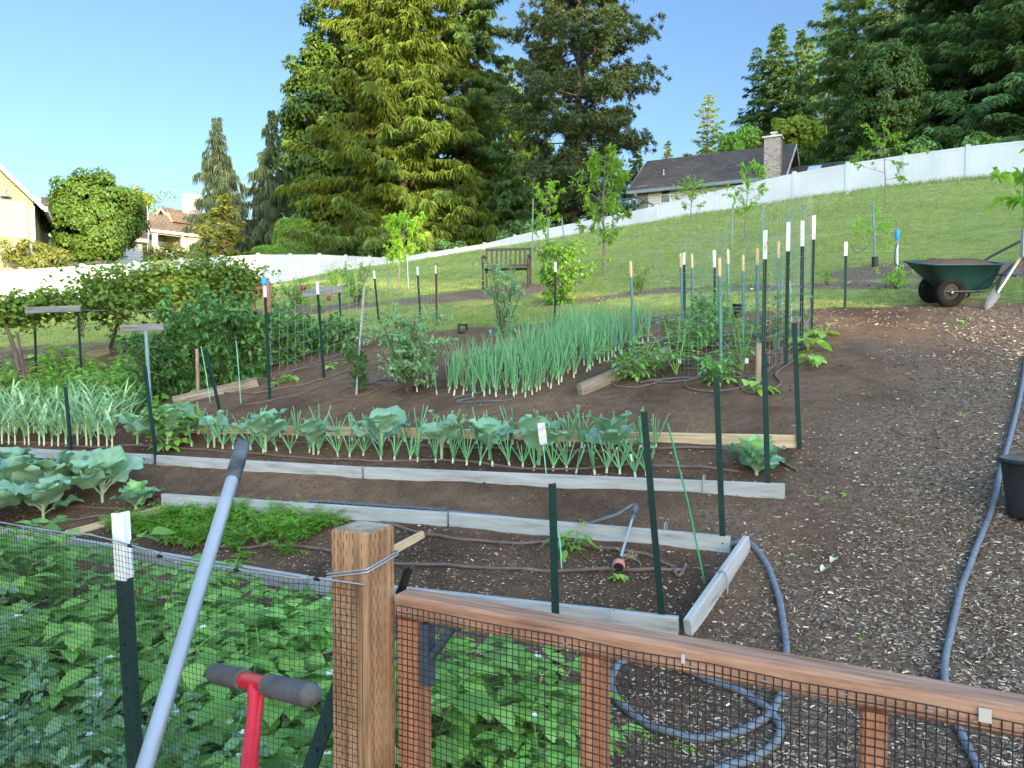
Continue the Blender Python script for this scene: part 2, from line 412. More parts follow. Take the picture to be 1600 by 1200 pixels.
def ground_material():
    m, nt, N, L, out = newmat('ground_soil_and_lawn')
    tc = N.new('ShaderNodeTexCoord')
    at = N.new('ShaderNodeAttribute'); at.attribute_name = 'cover'
    sp = N.new('ShaderNodeSeparateColor'); L.new(at.outputs['Color'], sp.inputs[0])
    def noise(scale, det=5, ro=.6, stretch=None):
        n = N.new('ShaderNodeTexNoise'); n.inputs['Scale'].default_value = scale; n.inputs['Detail'].default_value = det; n.inputs['Roughness'].default_value = ro
        L.new(tc.outputs['Object'], n.inputs['Vector']); return n
    def mix(a, b, f, mode='MIX'):
        x = N.new('ShaderNodeMixRGB'); x.blend_type = mode
        if isinstance(f, float): x.inputs[0].default_value = f
        else: L.new(f, x.inputs[0])
        for k, v in ((1, a), (2, b)):
            if isinstance(v, tuple): x.inputs[k].default_value = (*v, 1)
            else: L.new(v, x.inputs[k])
        return x.outputs[0]
    big = noise(.9, 4); mid = noise(7, 6, .7); fine = noise(60, 6, .75); vfine = noise(170, 3, .7)
    r1 = ramp(N, [(.32, (0.075, 0.043, 0.025)), (.5, (0.160, 0.095, 0.056)), (.66, (0.231, 0.146, 0.088))]); L.new(mid.outputs[0], r1.inputs[0])
    r2 = ramp(N, [(.36, (0.044, 0.026, 0.016)), (.50, (0.154, 0.093, 0.057)), (.62, (0.220, 0.142, 0.088)), (.74, (0.341, 0.245, 0.167))]); L.new(fine.outputs[0], r2.inputs[0])
    soil = mix(r1.outputs[0], r2.outputs[0], .55)
    rb = ramp(N, [(.36, (.62, .60, .60)), (.5, (.98, .97, .96)), (.64, (1.25, 1.21, 1.15))]); L.new(big.outputs[0], rb.inputs[0])
    soil = mix(soil, rb.outputs[0], 1.0, 'MULTIPLY')
    # bark mulch: voronoi shreds
    vo = N.new('ShaderNodeTexVoronoi'); vo.inputs['Scale'].default_value = 55; vo.inputs['Randomness'].default_value = 1
    mp = N.new('ShaderNodeMapping'); mp.inputs['Scale'].default_value = (1, 2.2, 1); mp.inputs['Rotation'].default_value = (0, 0, .5)
    dm = noise(9, 3); dmx = N.new('ShaderNodeVectorMath'); dmx.operation = 'MULTIPLY_ADD'; dmx.inputs[1].default_value = (.12, .12, .12)
    L.new(dm.outputs['Color'], dmx.inputs[0]); L.new(tc.outputs['Object'], dmx.inputs[2]); L.new(dmx.outputs[0], mp.inputs[0]); L.new(mp.outputs[0], vo.inputs['Vector'])
    rv = ramp(N, [(.0, (0.039, 0.026, 0.018)), (.35, (0.127, 0.085, 0.057)), (.7, (0.220, 0.155, 0.108)), (1, (0.363, 0.275, 0.198))])
    svo = N.new('ShaderNodeSeparateColor'); L.new(vo.outputs['Color'], svo.inputs[0]); L.new(svo.outputs[0], rv.inputs[0])
    chip = mix(rv.outputs[0], r2.outputs[0], .3)
    s2 = mix(soil, chip, sp.outputs[1])
    # lawn
    g1 = noise(.35, 5, .6); g2 = noise(3.5, 5, .7); g3 = noise(45, 4, .7)
    rg = ramp(N, [(.36, (.135, .18, .05)), (.5, (.225, .26, .08)), (.62, (.36, .335, .15))]); L.new(g2.outputs[0], rg.inputs[0])
    rg1 = ramp(N, [(.35, (.8, .9, .8)), (.65, (1.3, 1.12, .95))]); L.new(g1.outputs[0], rg1.inputs[0])
    rg3 = ramp(N, [(.35, (.55, .6, .55)), (.65, (1.25, 1.25, 1.2))]); L.new(g3.outputs[0], rg3.inputs[0])
    lawn = mix(mix(rg.outputs[0], rg1.outputs[0], 1.0, 'MULTIPLY'), rg3.outputs[0], 1.0, 'MULTIPLY')
    c = mix(s2, lawn, sp.outputs[0])
    dk = mix(c, (.55, .52, .5), 1.0, 'MULTIPLY')
    c = mix(c, dk, sp.outputs[2])
    p = N.new('ShaderNodeBsdfPrincipled'); p.inputs['Roughness'].default_value = .95; p.inputs['Specular IOR Level'].default_value = .15
    L.new(c, p.inputs['Base Color'])
    b1 = N.new('ShaderNodeBump'); b1.inputs['Strength'].default_value = .9; b1.inputs['Distance'].default_value = .03; L.new(fine.outputs[0], b1.inputs['Height'])
    b2 = N.new('ShaderNodeBump'); b2.inputs['Strength'].default_value = .5; b2.inputs['Distance'].default_value = .01; L.new(vfine.outputs[0], b2.inputs['Height']); L.new(b1.outputs[0], b2.inputs['Normal'])
    L.new(b2.outputs[0], p.inputs['Normal']); L.new(p.outputs[0], out.inputs['Surface'])
    return m
BED = np.zeros_like(GX)
BED = np.maximum(BED, np.clip(np.minimum((GT - 3.85) / .05, (4.6 - GT) / .05), 0, 1) * (GS < -1.0))
BED = np.maximum(BED, np.clip(np.minimum((GT - 5.18) / .05, (5.95 - GT) / .05), 0, 1) * (GS < -.75))
BED = np.maximum(BED, np.clip((3.4 - GT) / .3, 0, 1) * (GS < -1.2) * .6) * .55
ground = gm.build('ground', ground_material()); tag(ground, kind='structure')
ca = ground.data.color_attributes.new('cover', 'FLOAT_COLOR', 'POINT')
cv = np.ones((GX.size, 4), np.float32)
cv[:, 0] = LAWN.ravel(); cv[:, 1] = np.maximum(PATHCH * .9, MUL).ravel(); cv[:, 2] = BED.ravel()
ca.data.foreach_set('color', cv.ravel())

def lawn_at(x, y):
    s, t = ST(x, y)
    n = np.sin(5.1 * x + 1) * .05 + np.sin(9.3 * x + 3 * y) * .04 + np.sin(2.2 * x - 4.1 * y) * .05
    ok = (t - lawn_edge(s) + n > .05) & (strip_w(x, y) > .30 + n)
    for c, rx, ry in PATCH:
        ds, dt = ST(x - c[0], y - c[1])
        ok &= np.hypot(ds / rx, dt / ry) > 1 + n
    return ok

# grass blades over the lawn, thinner and fewer with distance
M['grass'] = leafmat('grass_blades', (.12, .195, .05), (.25, .31, .10), trans=.3, rough=.6, c3=(.40, .36, .18), spec=.2)
def grass_patch(n, ymin, ymax, hmin, hmax, w):
    y = np.exp(rng.uniform(math.log(ymin), math.log(ymax), n))
    x = rng.uniform(-.72, .72, n) * y
    k = lawn_at(x, y)
    x, y = x[k], y[k]
    P = np.stack([x, y, H(x, y) - .006], -1)
    a = rng.uniform(0, 2 * math.pi, len(x)); tl = rng.uniform(.1, .9, len(x))
    D = np.stack([np.cos(a) * tl, np.sin(a) * tl, np.ones(len(x))], -1)
    N = np.stack([rng.normal(0, .6, len(x)), -np.ones(len(x)), rng.normal(0, .3, len(x))], -1)
    patchy = .75 + .5 * (np.sin(1.3 * x + 2) * np.sin(1.1 * y) > .2)
    Lh = rng.uniform(hmin, hmax, len(x)) * patchy
    gb.leaf4(P, D, N, Lh, w * (.6 + .05 * y), fold=.2, bend=.25, mid=.3)
gb = MB()
grass_patch(110000, 9.5, 15, .03, .08, .006)
grass_patch(9000, 9.5, 22, .08, .16, .007)
grass_patch(100000, 15, 24, .04, .09, .008)
grass_patch(60000, 24, 48, .06, .14, .012)
go = gb.build('grass', M['grass']); tag(go, 'short mown green grass of the hillside lawn', 'grass', kind='stuff')

# wood chips
def chipmat():
    m, nt, N, L, out = newmat('wood_chips')
    geo = N.new('ShaderNodeNewGeometry')
    r = ramp(N, [(0, (0.044, 0.028, 0.019)), (.35, (0.132, 0.090, 0.061)), (.6, (0.275, 0.195, 0.133)), (.85, (0.429, 0.320, 0.225)), (1, (0.638, 0.500, 0.369))])
    L.new(geo.outputs['Random Per Island'], r.inputs[0])
    p = N.new('ShaderNodeBsdfPrincipled'); p.inputs['Roughness'].default_value = .9; L.new(r.outputs[0], p.inputs['Base Color']); L.new(p.outputs[0], out.inputs['Surface'])
    return m
M['chip'] = chipmat()
def chips(mb, x, y, lmin, lmax):
    n = len(x)
    P = np.stack([x, y, H(x, y) + rng.uniform(.000, .008, n)], -1)
    a = rng.uniform(0, 2 * math.pi, n)
    D = nrm(np.stack([np.cos(a), np.sin(a), rng.normal(.0, .22, n)], -1))
    S = nrm(np.cross(D, Z3 + rng.normal(0, .25, (n, 3))))
    U = np.cross(S, D)
    L = (rng.uniform(lmin, lmax, n) * rng.uniform(.5, 1, n))[:, None]
    W = L * rng.uniform(.2, .62, n)[:, None]; T = W * .3
    v = np.zeros((n, 6, 3))
    v[:, 0] = P - D * L / 2 - S * W / 2; v[:, 1] = P - D * L / 2 + S * W / 2 * rng.uniform(0, 1, n)[:, None]
    v[:, 2] = P + D * L / 2 + S * W / 2; v[:, 3] = P + D * L / 2 - S * W / 2 * rng.uniform(0, 1, n)[:, None]
    v[:, 4] = P - D * L / 3 + U * T; v[:, 5] = P + D * L / 3 + U * T
    b = (np.arange(n) * 6)[:, None]
    mb.add(v.reshape(-1, 3), np.concatenate([np.concatenate([b + q for q in f], 1) for f in ((0, 3, 5, 4), (1, 4, 5, 2))]))
    mb.add(v.reshape(-1, 3), np.concatenate([np.concatenate([b + q for q in f], 1) for f in ((0, 4, 1), (3, 2, 5))]))
cm = MB()
def chip_zone(n, ymin, ymax, keep, lmin, lmax, xr=(-.7, .72)):
    y = np.exp(rng.uniform(math.log(ymin), math.log(ymax), n)); x = rng.uniform(xr[0], xr[1], n) * y
    s, t = ST(x, y)
    k = keep(x, y, s, t)
    chips(cm, x[k], y[k], lmin, lmax)
def on_path(x, y, s, t):
    p = np.clip((s + 1.2 - .2 * np.clip(t - 5, 0, 5)) / .9, 0, 1)
    p = np.where(t > 9.4, np.maximum(p, .6), p) * (1 - np.exp(-((s + .25) / .8) ** 2 - ((t - 7.2) / 1.6) ** 2) * .9)
    p = p * (.35 + .65 * (np.sin(2.7 * x + 1.2 * y) * np.sin(1.9 * y - x) > -.35))
    return (rng.random(len(x)) < p) & (t < lawn_edge(s))
chip_zone(52000, 2.4, 6, on_path, .010, .036, (-.1, .72))
chip_zone(34000, 6, 11, on_path, .015, .046, (-.1, .72))
def in_bed(x, y, s, t):
    a = (t > 3.9) & (t < 4.55) & (s < -1.1) | (t > 5.22) & (t < 5.9) & (s < -.8) & (rng.random(len(x)) < .5)
    b = (t > 1.6) & (t < 3.7) & (rng.random(len(x)) < .8)
    c = (t >= 4.55) & (t < 9.8) & (rng.random(len(x)) < .10)
    return (a | b | c) & (s < -.9)
chip_zone(52000, 2.2, 9, in_bed, .008, .028, (-.7, .3))
def on_strip(x, y, s, t):
    return (strip_w(x, y) < .3) & (rng.random(len(x)) < .7)
chip_zone(9000, 9.5, 17, on_strip, .03, .09)
cobj = cm.build('wood_chips', M['chip']); tag(cobj, 'pale and dark shredded wood chips strewn over the bare soil', 'wood chips', kind='stuff')

# clods
cl = MB()
y = np.exp(rng.uniform(math.log(2.4), math.log(10), 26000)); x = rng.uniform(-.7, .72, 26000) * y
s_, t_ = ST(x, y); k = (t_ < 10.2) & ((rng.random(26000) < .2) | (t_ > 3.9) & (t_ < 4.56) & (s_ < -1.1) | (t_ > 5.22) & (t_ < 5.88) & (s_ < -.8)); x, y = x[k], y[k]
n = len(x); ico = np.array([(0, 0, 1), (.9, 0, .3), (.28, .85, .3), (-.72, .53, .35), (-.72, -.53, .25), (.28, -.85, .3), (0, 0, -.4)], float)
icf = [(0, 1, 2), (0, 2, 3), (0, 3, 4), (0, 4, 5), (0, 5, 1), (6, 2, 1), (6, 3, 2), (6, 4, 3), (6, 5, 4), (6, 1, 5)]
rr = rng.uniform(.004, .016, n) * (rng.random(n) ** 2 + .4)
vv = ico[None] * rr[:, None, None] * rng.uniform(.6, 1.3, (n, 7, 3)) + np.stack([x, y, H(x, y)], -1)[:, None]
b = (np.arange(n) * 7)[:, None]
cl.add(vv.reshape(-1, 3), np.concatenate([np.concatenate([b + q for q in f], 1) for f in icf]))
clo = cl.build('soil_crumbs', M['soil']); tag(clo, 'loose dark crumbs of soil on the beds and paths', 'soil', kind='stuff')

# ---------------------------------------------------------------- foliage materials
M['potato'] = leafmat('potato_leaf', (.030, .078, .015), (.10, .185, .038), trans=.35, rough=.5, k=2.3, c3=(.14, .20, .045))
M['pea'] = leafmat('pea_leaf', (.05, .11, .055), (.11, .18, .095), trans=.3, k=1.9)
M['stem'] = leafmat('green_stem', (.08, .16, .03), (.15, .24, .06), trans=.1, k=1.8)
M['flower_white'] = leafmat('white_petal', (.62, .62, .58), (.75, .75, .70), trans=.3, var=.05)
M['flower_yellow'] = leafmat('yellow_petal', (.60, .42, .03), (.72, .55, .06), trans=.3, var=.1)
M['cabbage'] = leafmat('cabbage_leaf', (.052, .118, .078), (.125, .205, .142), trans=.25, rough=.45, var=.15, k=2.15)
M['cabbage_lt'] = leafmat('cabbage_inner_leaf', (.12, .24, .09), (.18, .31, .13), trans=.3, rough=.45, var=.1, k=1.8)
M['rib'] = leafmat('leaf_rib', (.26, .36, .20), (.36, .44, .27), trans=.1, var=.1)
M['onion'] = leafmat('onion_leaf', (.035, .12, .055), (.085, .20, .085), trans=.15, rough=.4, c3=(.17, .25, .06), var=.2, k=1.85)
M['onion_white'] = leafmat('onion_white_base', (.42, .48, .25), (.62, .62, .48), trans=.1, var=.08)
M['garlic'] = leafmat('garlic_leaf', (.07, .16, .085), (.16, .25, .14), trans=.25, rough=.45, c3=(.38, .34, .15), var=.15, k=1.9)
M['carrot'] = leafmat('carrot_top', (.055, .15, .012), (.13, .25, .03), trans=.4, k=1.5, c3=(.17, .24, .06))
M['tomato'] = leafmat('tomato_leaf', (.045, .12, .025), (.10, .20, .05), trans=.35, k=2.1)
M['rasp'] = leafmat('raspberry_leaf', (.022, .072, .018), (.075, .15, .045), trans=.3, k=2.2)
M['blueb'] = leafmat('blueberry_leaf', (.055, .12, .055), (.13, .20, .11), trans=.3, k=2.1)
M['grape'] = leafmat('vine_leaf', (.06, .125, .018), (.15, .225, .04), trans=.4, c3=(.22, .27, .07), k=1.4)
M['lime'] = leafmat('young_tree_leaf', (.075, .16, .014), (.16, .25, .035), trans=.45, k=2.1)
M['midg'] = leafmat('mid_green_leaf', (.04, .105, .014), (.11, .19, .03), trans=.4, k=2.1)
M['lettuce'] = leafmat('light_green_leaf', (.12, .24, .03), (.22, .33, .07), trans=.4, k=1.65)
M['bark'] = surf('bark', [(.3, (.045, .033, .025)), (.7, (.13, .10, .08))], scale=9, stretch=(3, 3, .6), rough=.95, bump=.6, bscale=20)
M['bark_grey'] = surf('grey_bark', [(.3, (.11, .09, .075)), (.7, (.24, .20, .17))], scale=9, stretch=(3, 3, .8), rough=.95, bump=.3)

# ---------------------------------------------------------------- plant prototypes
OVATE = ((0, .05), (.18, .68), (.42, 1.0), (.72, .68), (1, .03))
LANCE = ((0, .10), (.3, .9), (.6, .85), (1, .03))
def rdir(a, el): return np.array([math.cos(a) * math.cos(el), math.sin(a) * math.cos(el), math.sin(el)])
def curve(p, d, L, n, sag=.0, wig=.0):
    pts = [np.array(p, float)]; d = nrm(d)
    for i in range(n):
        d = nrm(d + np.array([R.gauss(0, wig), R.gauss(0, wig), -sag / n + R.gauss(0, wig)]))
        pts.append(pts[-1] + d * L / n)
    return np.array(pts)
def compound(mb, sm, p, d, L, pairs, ll, lw, rs=.0022, droop=.5, prof=OVATE, bend=.25):
    """pinnate leaf: rachis with paired leaflets"""
    c = curve(p, d, L, 5, sag=droop, wig=.03)
    sm.tube(c, np.linspace(rs, rs * .5, len(c)), n=4, caps=False)
    side = nrm(np.cross(nrm(c[-1] - c[0]), Z3))
    P, D, LL = [], [], []
    for i in range(pairs):
        u = (.30 + .62 * i / max(pairs - .6, 1)) * (len(c) - 1)
        k = min(int(u), len(c) - 2); q = c[k] + (c[k + 1] - c[k]) * (u - k); t = nrm(c[k + 1] - c[k])
        for sg in (-1, 1):
            P.append(q); D.append(nrm(side * sg + t * R.uniform(.35, .7) + Z3 * R.uniform(-.1, .2))); LL.append(ll * (.65 + .4 * i / pairs) * R.uniform(.85, 1.1))
    P.append(c[-1]); D.append(nrm(c[-1] - c[-2])); LL.append(ll * 1.15)
    LL = np.array(LL)
    N = nrm(Z3 + rng.normal(0, .22, (len(P), 3)))
    mb.leaves(np.array(P), np.array(D), N, LL, LL * lw, prof=prof, bend=bend, fold=.22)
def flowers(mb, P, r, n=5):
    for p in P:
        a0 = R.random() * 6
        for i in range(n):
            a = a0 + i * 2 * math.pi / n
            mb.leaves([p], [rdir(a, R.uniform(.2, .6))], [Z3], [r], [r * .8], prof=((0, .2), (.6, 1), (1, .3)), bend=.1, fold=.1)

def mk_potato(h=.46, nst=6, fl=True, leafm='potato', ll=.098):
    t = thing('potato_plant', 'leafy green potato plant', 'potato plant')
    lm, sm, fm = MB(), MB(), MB()
    tops = []
    for i in range(nst):
        a = i * 2.4 + R.uniform(-.4, .4)
        c = curve((R.gauss(0, .02), R.gauss(0, .02), -.02), rdir(a, R.uniform(1.0, 1.4)), h * R.uniform(.75, 1.1), 6, sag=.25, wig=.05)
        sm.tube(c, np.linspace(.006, .003, len(c)), n=5, caps=False)
        for k in range(1, 7):
            for rep in range(2 if k > 3 else 1):
                aa = a + k * 2.2 + rep * 2 + R.uniform(-.5, .5)
                compound(lm, sm, c[k], rdir(aa, R.uniform(.25, .75)), R.uniform(.12, .2) * h / .46, 2 + (k % 2), ll * h / .46, .64)
        tops.append(c[-1] + np.array([0, 0, .05]))
    lm.build('foliage', M[leafm], t); sm.build('stem', M['stem'], t)
    if fl:
        P = [q + rng.normal(0, .02, 3) for q in R.sample(tops, min(3, len(tops)))]
        flowers(fm, P, .017); fm.build('blossom', M['flower_white'], t)
    return t
POT = Kind([mk_potato(.50, 7), mk_potato(.44, 6, False), mk_potato(.52, 6), mk_potato(.40, 7, False)])

def mk_pea():
    t = thing('pea_plant', 'climbing blue-green pea plant', 'pea plant')
    lm, sm = MB(), MB(); fm = MB()
    for i in range(9):
        c = curve((R.gauss(0, .05), R.gauss(0, .05), -.02), rdir(R.random() * 6.3, 1.25), R.uniform(.55, .85), 12, sag=.25, wig=.14)
        sm.tube(c, .0022, n=4, caps=False)
        P, D = [], []
        for k in range(1, 13):
            for j in range(5):
                a = R.random() * 6.3
                P.append(c[k] + rdir(a, .2) * R.uniform(0, .05)); D.append(rdir(a, R.uniform(-.2, .7)))
            tn = curve(c[k], rdir(R.random() * 6.3, .6), .09, 5, sag=-.2, wig=.4)
            sm.tube(tn, .0008, n=3, caps=False)
        n = len(P); L = rng.uniform(.026, .055, n)
        lm.leaves(np.array(P), np.array(D), nrm(Z3 + rng.normal(0, .5, (n, 3))), L, L * .7, prof=OVATE, bend=.2)
        if i < 3: flowers(fm, [c[-2] + rng.normal(0, .01, 3)], .018, 4)
    lm.build('foliage', M['pea'], t); sm.build('stem', M['pea'], t); fm.build('blossom', M['flower_white'], t)
    return t
PEA = Kind([mk_pea(), mk_pea()])

def bigleaf(mb, p, d, n, L, W, pet=.22, bend=.3, cup=.25, ruf=.05, m=0, rm=1, nu=9, nv=6):
    d = nrm(d); S = nrm(np.cross(d, n)); N2 = np.cross(S, d)
    ph = R.random() * 6
    v = np.zeros((nu + 1, nv + 1, 3))
    mid = []
    for i in range(nu + 1):
        u = i / nu
        if u < pet: w = .05
        else:
            q = (u - pet) / (1 - pet); w = max(.04, math.sin(math.pi * min(1, q * .93 + .07)) ** .62 * (1 - .25 * q) + .02)
        C = np.array(p) + d * L * u - Z3 * bend * L * u ** 2.2 + N2 * L * .06 * math.sin(u * 3)
        mid.append(C + N2 * .0015)
        for j in range(nv + 1):
            x = j / nv * 2 - 1
            rz = ruf * L * x * x * math.sin(ph + u * 17 + x * 2.0) * (u > pet) + .012 * L * math.sin(ph + u * 40) * abs(x)
            v[i, j] = C + S * x * w * W / 2 + N2 * (cup * abs(x) ** 1.6 * w * W / 2 + rz)
    i = np.arange(nu)[:, None] * (nv + 1); j = np.arange(nv)[None, :]
    f = np.stack([i + j, i + j + 1, i + nv + 2 + j, i + nv + 1 + j], -1).reshape(-1, 4)
    mb.add(v.reshape(-1, 3), f, m, True)
    if rm is not None:
        for sd_ in (-1, 1):
            for i0 in range(max(1, int(nu * pet)), nu - 2, 2):
                pth = [v[min(nu, i0 + k_), nv // 2 + sd_ * k_] + N2 * .0018 for k_ in range(nv // 2)]
                mb.tube(np.array(pth), np.linspace(L * .007, L * .0025, len(pth)), n=3, m=rm, caps=False)
        k = int(nu * .95)
        mb.tube(np.array(mid[:k]), np.linspace(L * .016, L * .004, k), n=4, m=rm, caps=False)
def mk_cabbage(sz=.36, nl=11, head=False, stemh=.1, cat='cabbage plant', name='cabbage_plant'):
    t = thing(name, 'blue-green cabbage plant', cat)
    mb, hb = MB(), MB()
    for i in range(nl):
        a = i * 2.4 + R.uniform(-.35, .35)
        u = i / nl
        el = (.70 + u * .45 if head else .70 + u * .5) + R.uniform(-.25, .2)
        L = sz * (.95 if u < .5 else 1.15 - .9 * (u - .3)) * R.uniform(.8, 1.12)
        bigleaf(mb, (0, 0, stemh * (.3 + .7 * u)), rdir(a, el), nrm(Z3 - rdir(a, 0) * .7 + rng.normal(0, .25, 3)), L, L * R.uniform(.56, .74), pet=.10 if head else .30, bend=R.uniform(.02, .28) if not head else R.uniform(.1, .35), cup=.30 if head else .14, ruf=.075, nu=12, nv=8)
    mb.build('leaves', [M['cabbage'], M['rib']], t)
    sm = MB(); sm.tube([(0, 0, -.02), (0, 0, stemh * .6), (0, 0, stemh)], [.012, .012, .014], n=7); sm.build('stem', M['rib'], t)
    if head:
        for i in range(9):
            a = i * 2.4
            bigleaf(hb, (0, 0, stemh), rdir(a, .95 + .04 * i), nrm(Z3 * .2 - rdir(a, 0)), sz * R.uniform(.62, .75), sz * .55, pet=.02, bend=R.uniform(-.05, .12), cup=.55, ruf=.05, nu=10, nv=8)
        hb.build('heart', [M['cabbage_lt'], M['rib']], t)
    return t
CAB = Kind([mk_cabbage(.36, 10, False, .19), mk_cabbage(.33, 9, False, .17), mk_cabbage(.38, 11, False, .21), mk_cabbage(.35, 10, False, .18)])
CABB = Kind([mk_cabbage(.46, 15, False, .16), mk_cabbage(.44, 14, False, .13), mk_cabbage(.48, 15, False, .15)])
CABH = Kind([mk_cabbage(.34, 12, True, .04), mk_cabbage(.33, 11, True, .04)])

def mk_onion(h, ntube, spread, cut, lean=.2, thick=.0055, base=.05, label='onion'):
    t = thing('onion_plant', 'green onion plant with white base', 'onion plant')
    lm, bm = MB(), MB()
    ax = rdir(R.random() * 6.3, math.pi / 2 - R.uniform(0, lean))
    top = ax * base
    bm.tube([(0, 0, -.015), top * .4, top], [thick * 1.7, thick * 1.5, thick * 1.35], n=7)
    fa = R.random() * 6.3
    for i in range(ntube):
        sgn = (i - (ntube - 1) / 2) / max(1, ntube / 2)
        d = nrm(ax + rdir(fa, 0) * sgn * spread + rng.normal(0, .08, 3))
        L = h * R.uniform(.6, 1.05)
        c = curve(top * .8, d, L, 6, sag=.12 if cut else R.uniform(.0, 1.0) ** 1.5, wig=.025)
        r = thick * R.uniform(.75, 1.1)
        if cut:
            lm.tube(c, np.linspace(r, r * .8, 7), n=5, caps=False)
            lm.tube([c[-1] - (c[-1] - c[-2]) * .02, c[-1] + (c[-1] - c[-2]) * .04], [r * .82, r * .6], n=5, m=1)
        else:
            lm.tube(c, r * np.array([.8, 1, 1, .9, .7, .45, .08]), n=5, caps=False)
    lm.build('leaves', [M['onion'], M['onion_white']], t); bm.build('white_base', M['onion_white'], t)
    return t
LEEK = Kind([mk_onion(.27, R.choice([4, 5, 6, 7]), .55, True, .28, thick=.0062, base=.04) for _ in range(7)])
ONI = Kind([mk_onion(.52, R.choice([4, 5, 6, 7]), .28, False, .2, thick=.0062, base=.055) for _ in range(6)])

def mk_garlic():
    t = thing('garlic_plant', 'grey-green garlic plant with arching leaves', 'garlic plant')
    lm, bm = MB(), MB()
    bm.tube([(0, 0, -.01), (0, 0, .12), (.005, 0, .22)], [.009, .008, .007], n=6)
    fa = R.random() * 6.3
    for i in range(9):
        sg = 1 if i % 2 else -1
        a = fa + (0 if sg > 0 else math.pi) + R.gauss(0, .35)
        L = R.uniform(.35, .55)
        lm.leaves([(0, 0, .06 + .02 * i)], [rdir(a, R.uniform(.8, 1.25))], [nrm(Z3 - rdir(a, 0))], [L], [R.uniform(.018, .028)],
                  prof=((0, .6), (.2, .95), (.4, 1), (.6, .8), (.8, .5), (.92, .25), (1, .03)), bend=R.uniform(.15, .75), fold=.5)
    lm.build('leaves', M['garlic'], t); bm.build('stalk', M['onion_white'], t)
    return t
GAR = Kind([mk_garlic() for _ in range(5)])

def mk_carrot(h):
    t = thing('carrot_plant', 'feathery green carrot top', 'carrot plant')
    lm, sm = MB(), MB()
    for i in range(8):
        d = rdir(i * 2.4 + R.uniform(-.4, .4), R.uniform(.6, 1.35)); c = curve((0, 0, 0), d, h * R.uniform(.7, 1.1), 6, sag=.45, wig=.06)
        sm.tube(c, .0013, n=3, caps=False)
        for k in (2, 3, 4, 5, 6):
            for sg in (-1, 1):
                sd_ = nrm(np.cross(d, Z3)) * sg + nrm(c[k] - c[k - 1]) * .6 + rng.normal(0, .25, 3)
                compound(lm, sm, c[k], sd_, h * R.uniform(.22, .36) * (1.25 - k * .08), 3, .017, .55, rs=.0009, droop=.4, prof=((0, .2), (.5, 1), (1, .2)), bend=.15)
    lm.build('foliage', M['carrot'], t); sm.build('stem', M['carrot'], t)
    return t
CAR = Kind([mk_carrot(h_) for h_ in (.10, .14, .16, .19)])

def mk_bushy(name, cat, mat, h, nst, ll, lw, pairs, spread=.5, nleaf=6, tl=.16, fl=None, prof=OVATE, bend=.3):
    t = thing(name, name.replace('_', ' '), cat)
    lm, sm, fm = MB(), MB(), MB()
    for i in range(nst):
        a = i * 2.4 + R.uniform(-.3, .3)
        c = curve((0, 0, -.01), rdir(a, math.pi / 2 - R.uniform(.1, spread)), h * R.uniform(.65, 1.05), 6, sag=.15, wig=.06)
        sm.tube(c, np.linspace(.005, .002, 7), n=5, caps=False)
        for k in range(nleaf):
            u = R.uniform(.2, 1) * 6; kk = min(int(u), 5); p = c[kk] + (c[kk + 1] - c[kk]) * (u - kk)
            compound(lm, sm, p, rdir(R.random() * 6.3, R.uniform(.1, .8)), tl * R.uniform(.7, 1.1), pairs, ll, lw, droop=.7, prof=prof, bend=bend)
        if fl: flowers(fm, [c[-1] + rng.normal(0, .03, 3)], .014)
    lm.build('foliage', M[mat], t); sm.build('stem', M['stem'], t)
    if fl: fm.build('blossom', M[fl], t)
    return t
TOM = Kind([mk_bushy('tomato_plant', 'tomato plant', 'tomato', .42, 6, .058, .55, 3, .65, 11, .17, 'flower_yellow'), mk_bushy('tomato_plant', 'tomato plant', 'tomato', .5, 5, .052, .5, 3, .45, 8, .18)])
PEP = Kind([mk_bushy('pepper_plant', 'pepper plant', 'midg', .24, 3, .07, .5, 1, .4, 5, .09)])
SQU = Kind([mk_bushy('squash_seedling', 'squash plant', 'lettuce', .16, 3, .10, .8, 0, .7, 4, .09), mk_bushy('squash_seedling', 'squash plant', 'lettuce', .2, 4, .11, .75, 0, .6, 4, .10)])
STR = Kind([mk_bushy('strawberry_plant', 'strawberry plant', 'midg', .26, 7, .075, .75, 1, .8, 5, .12), mk_bushy('strawberry_plant', 'strawberry plant', 'potato', .3, 7, .07, .7, 1, .7, 5, .12, 'flower_yellow')])
WEED = Kind([mk_bushy('weed', 'weed', 'lime', .05, 4, .025, .6, 0, .9, 3, .02)])

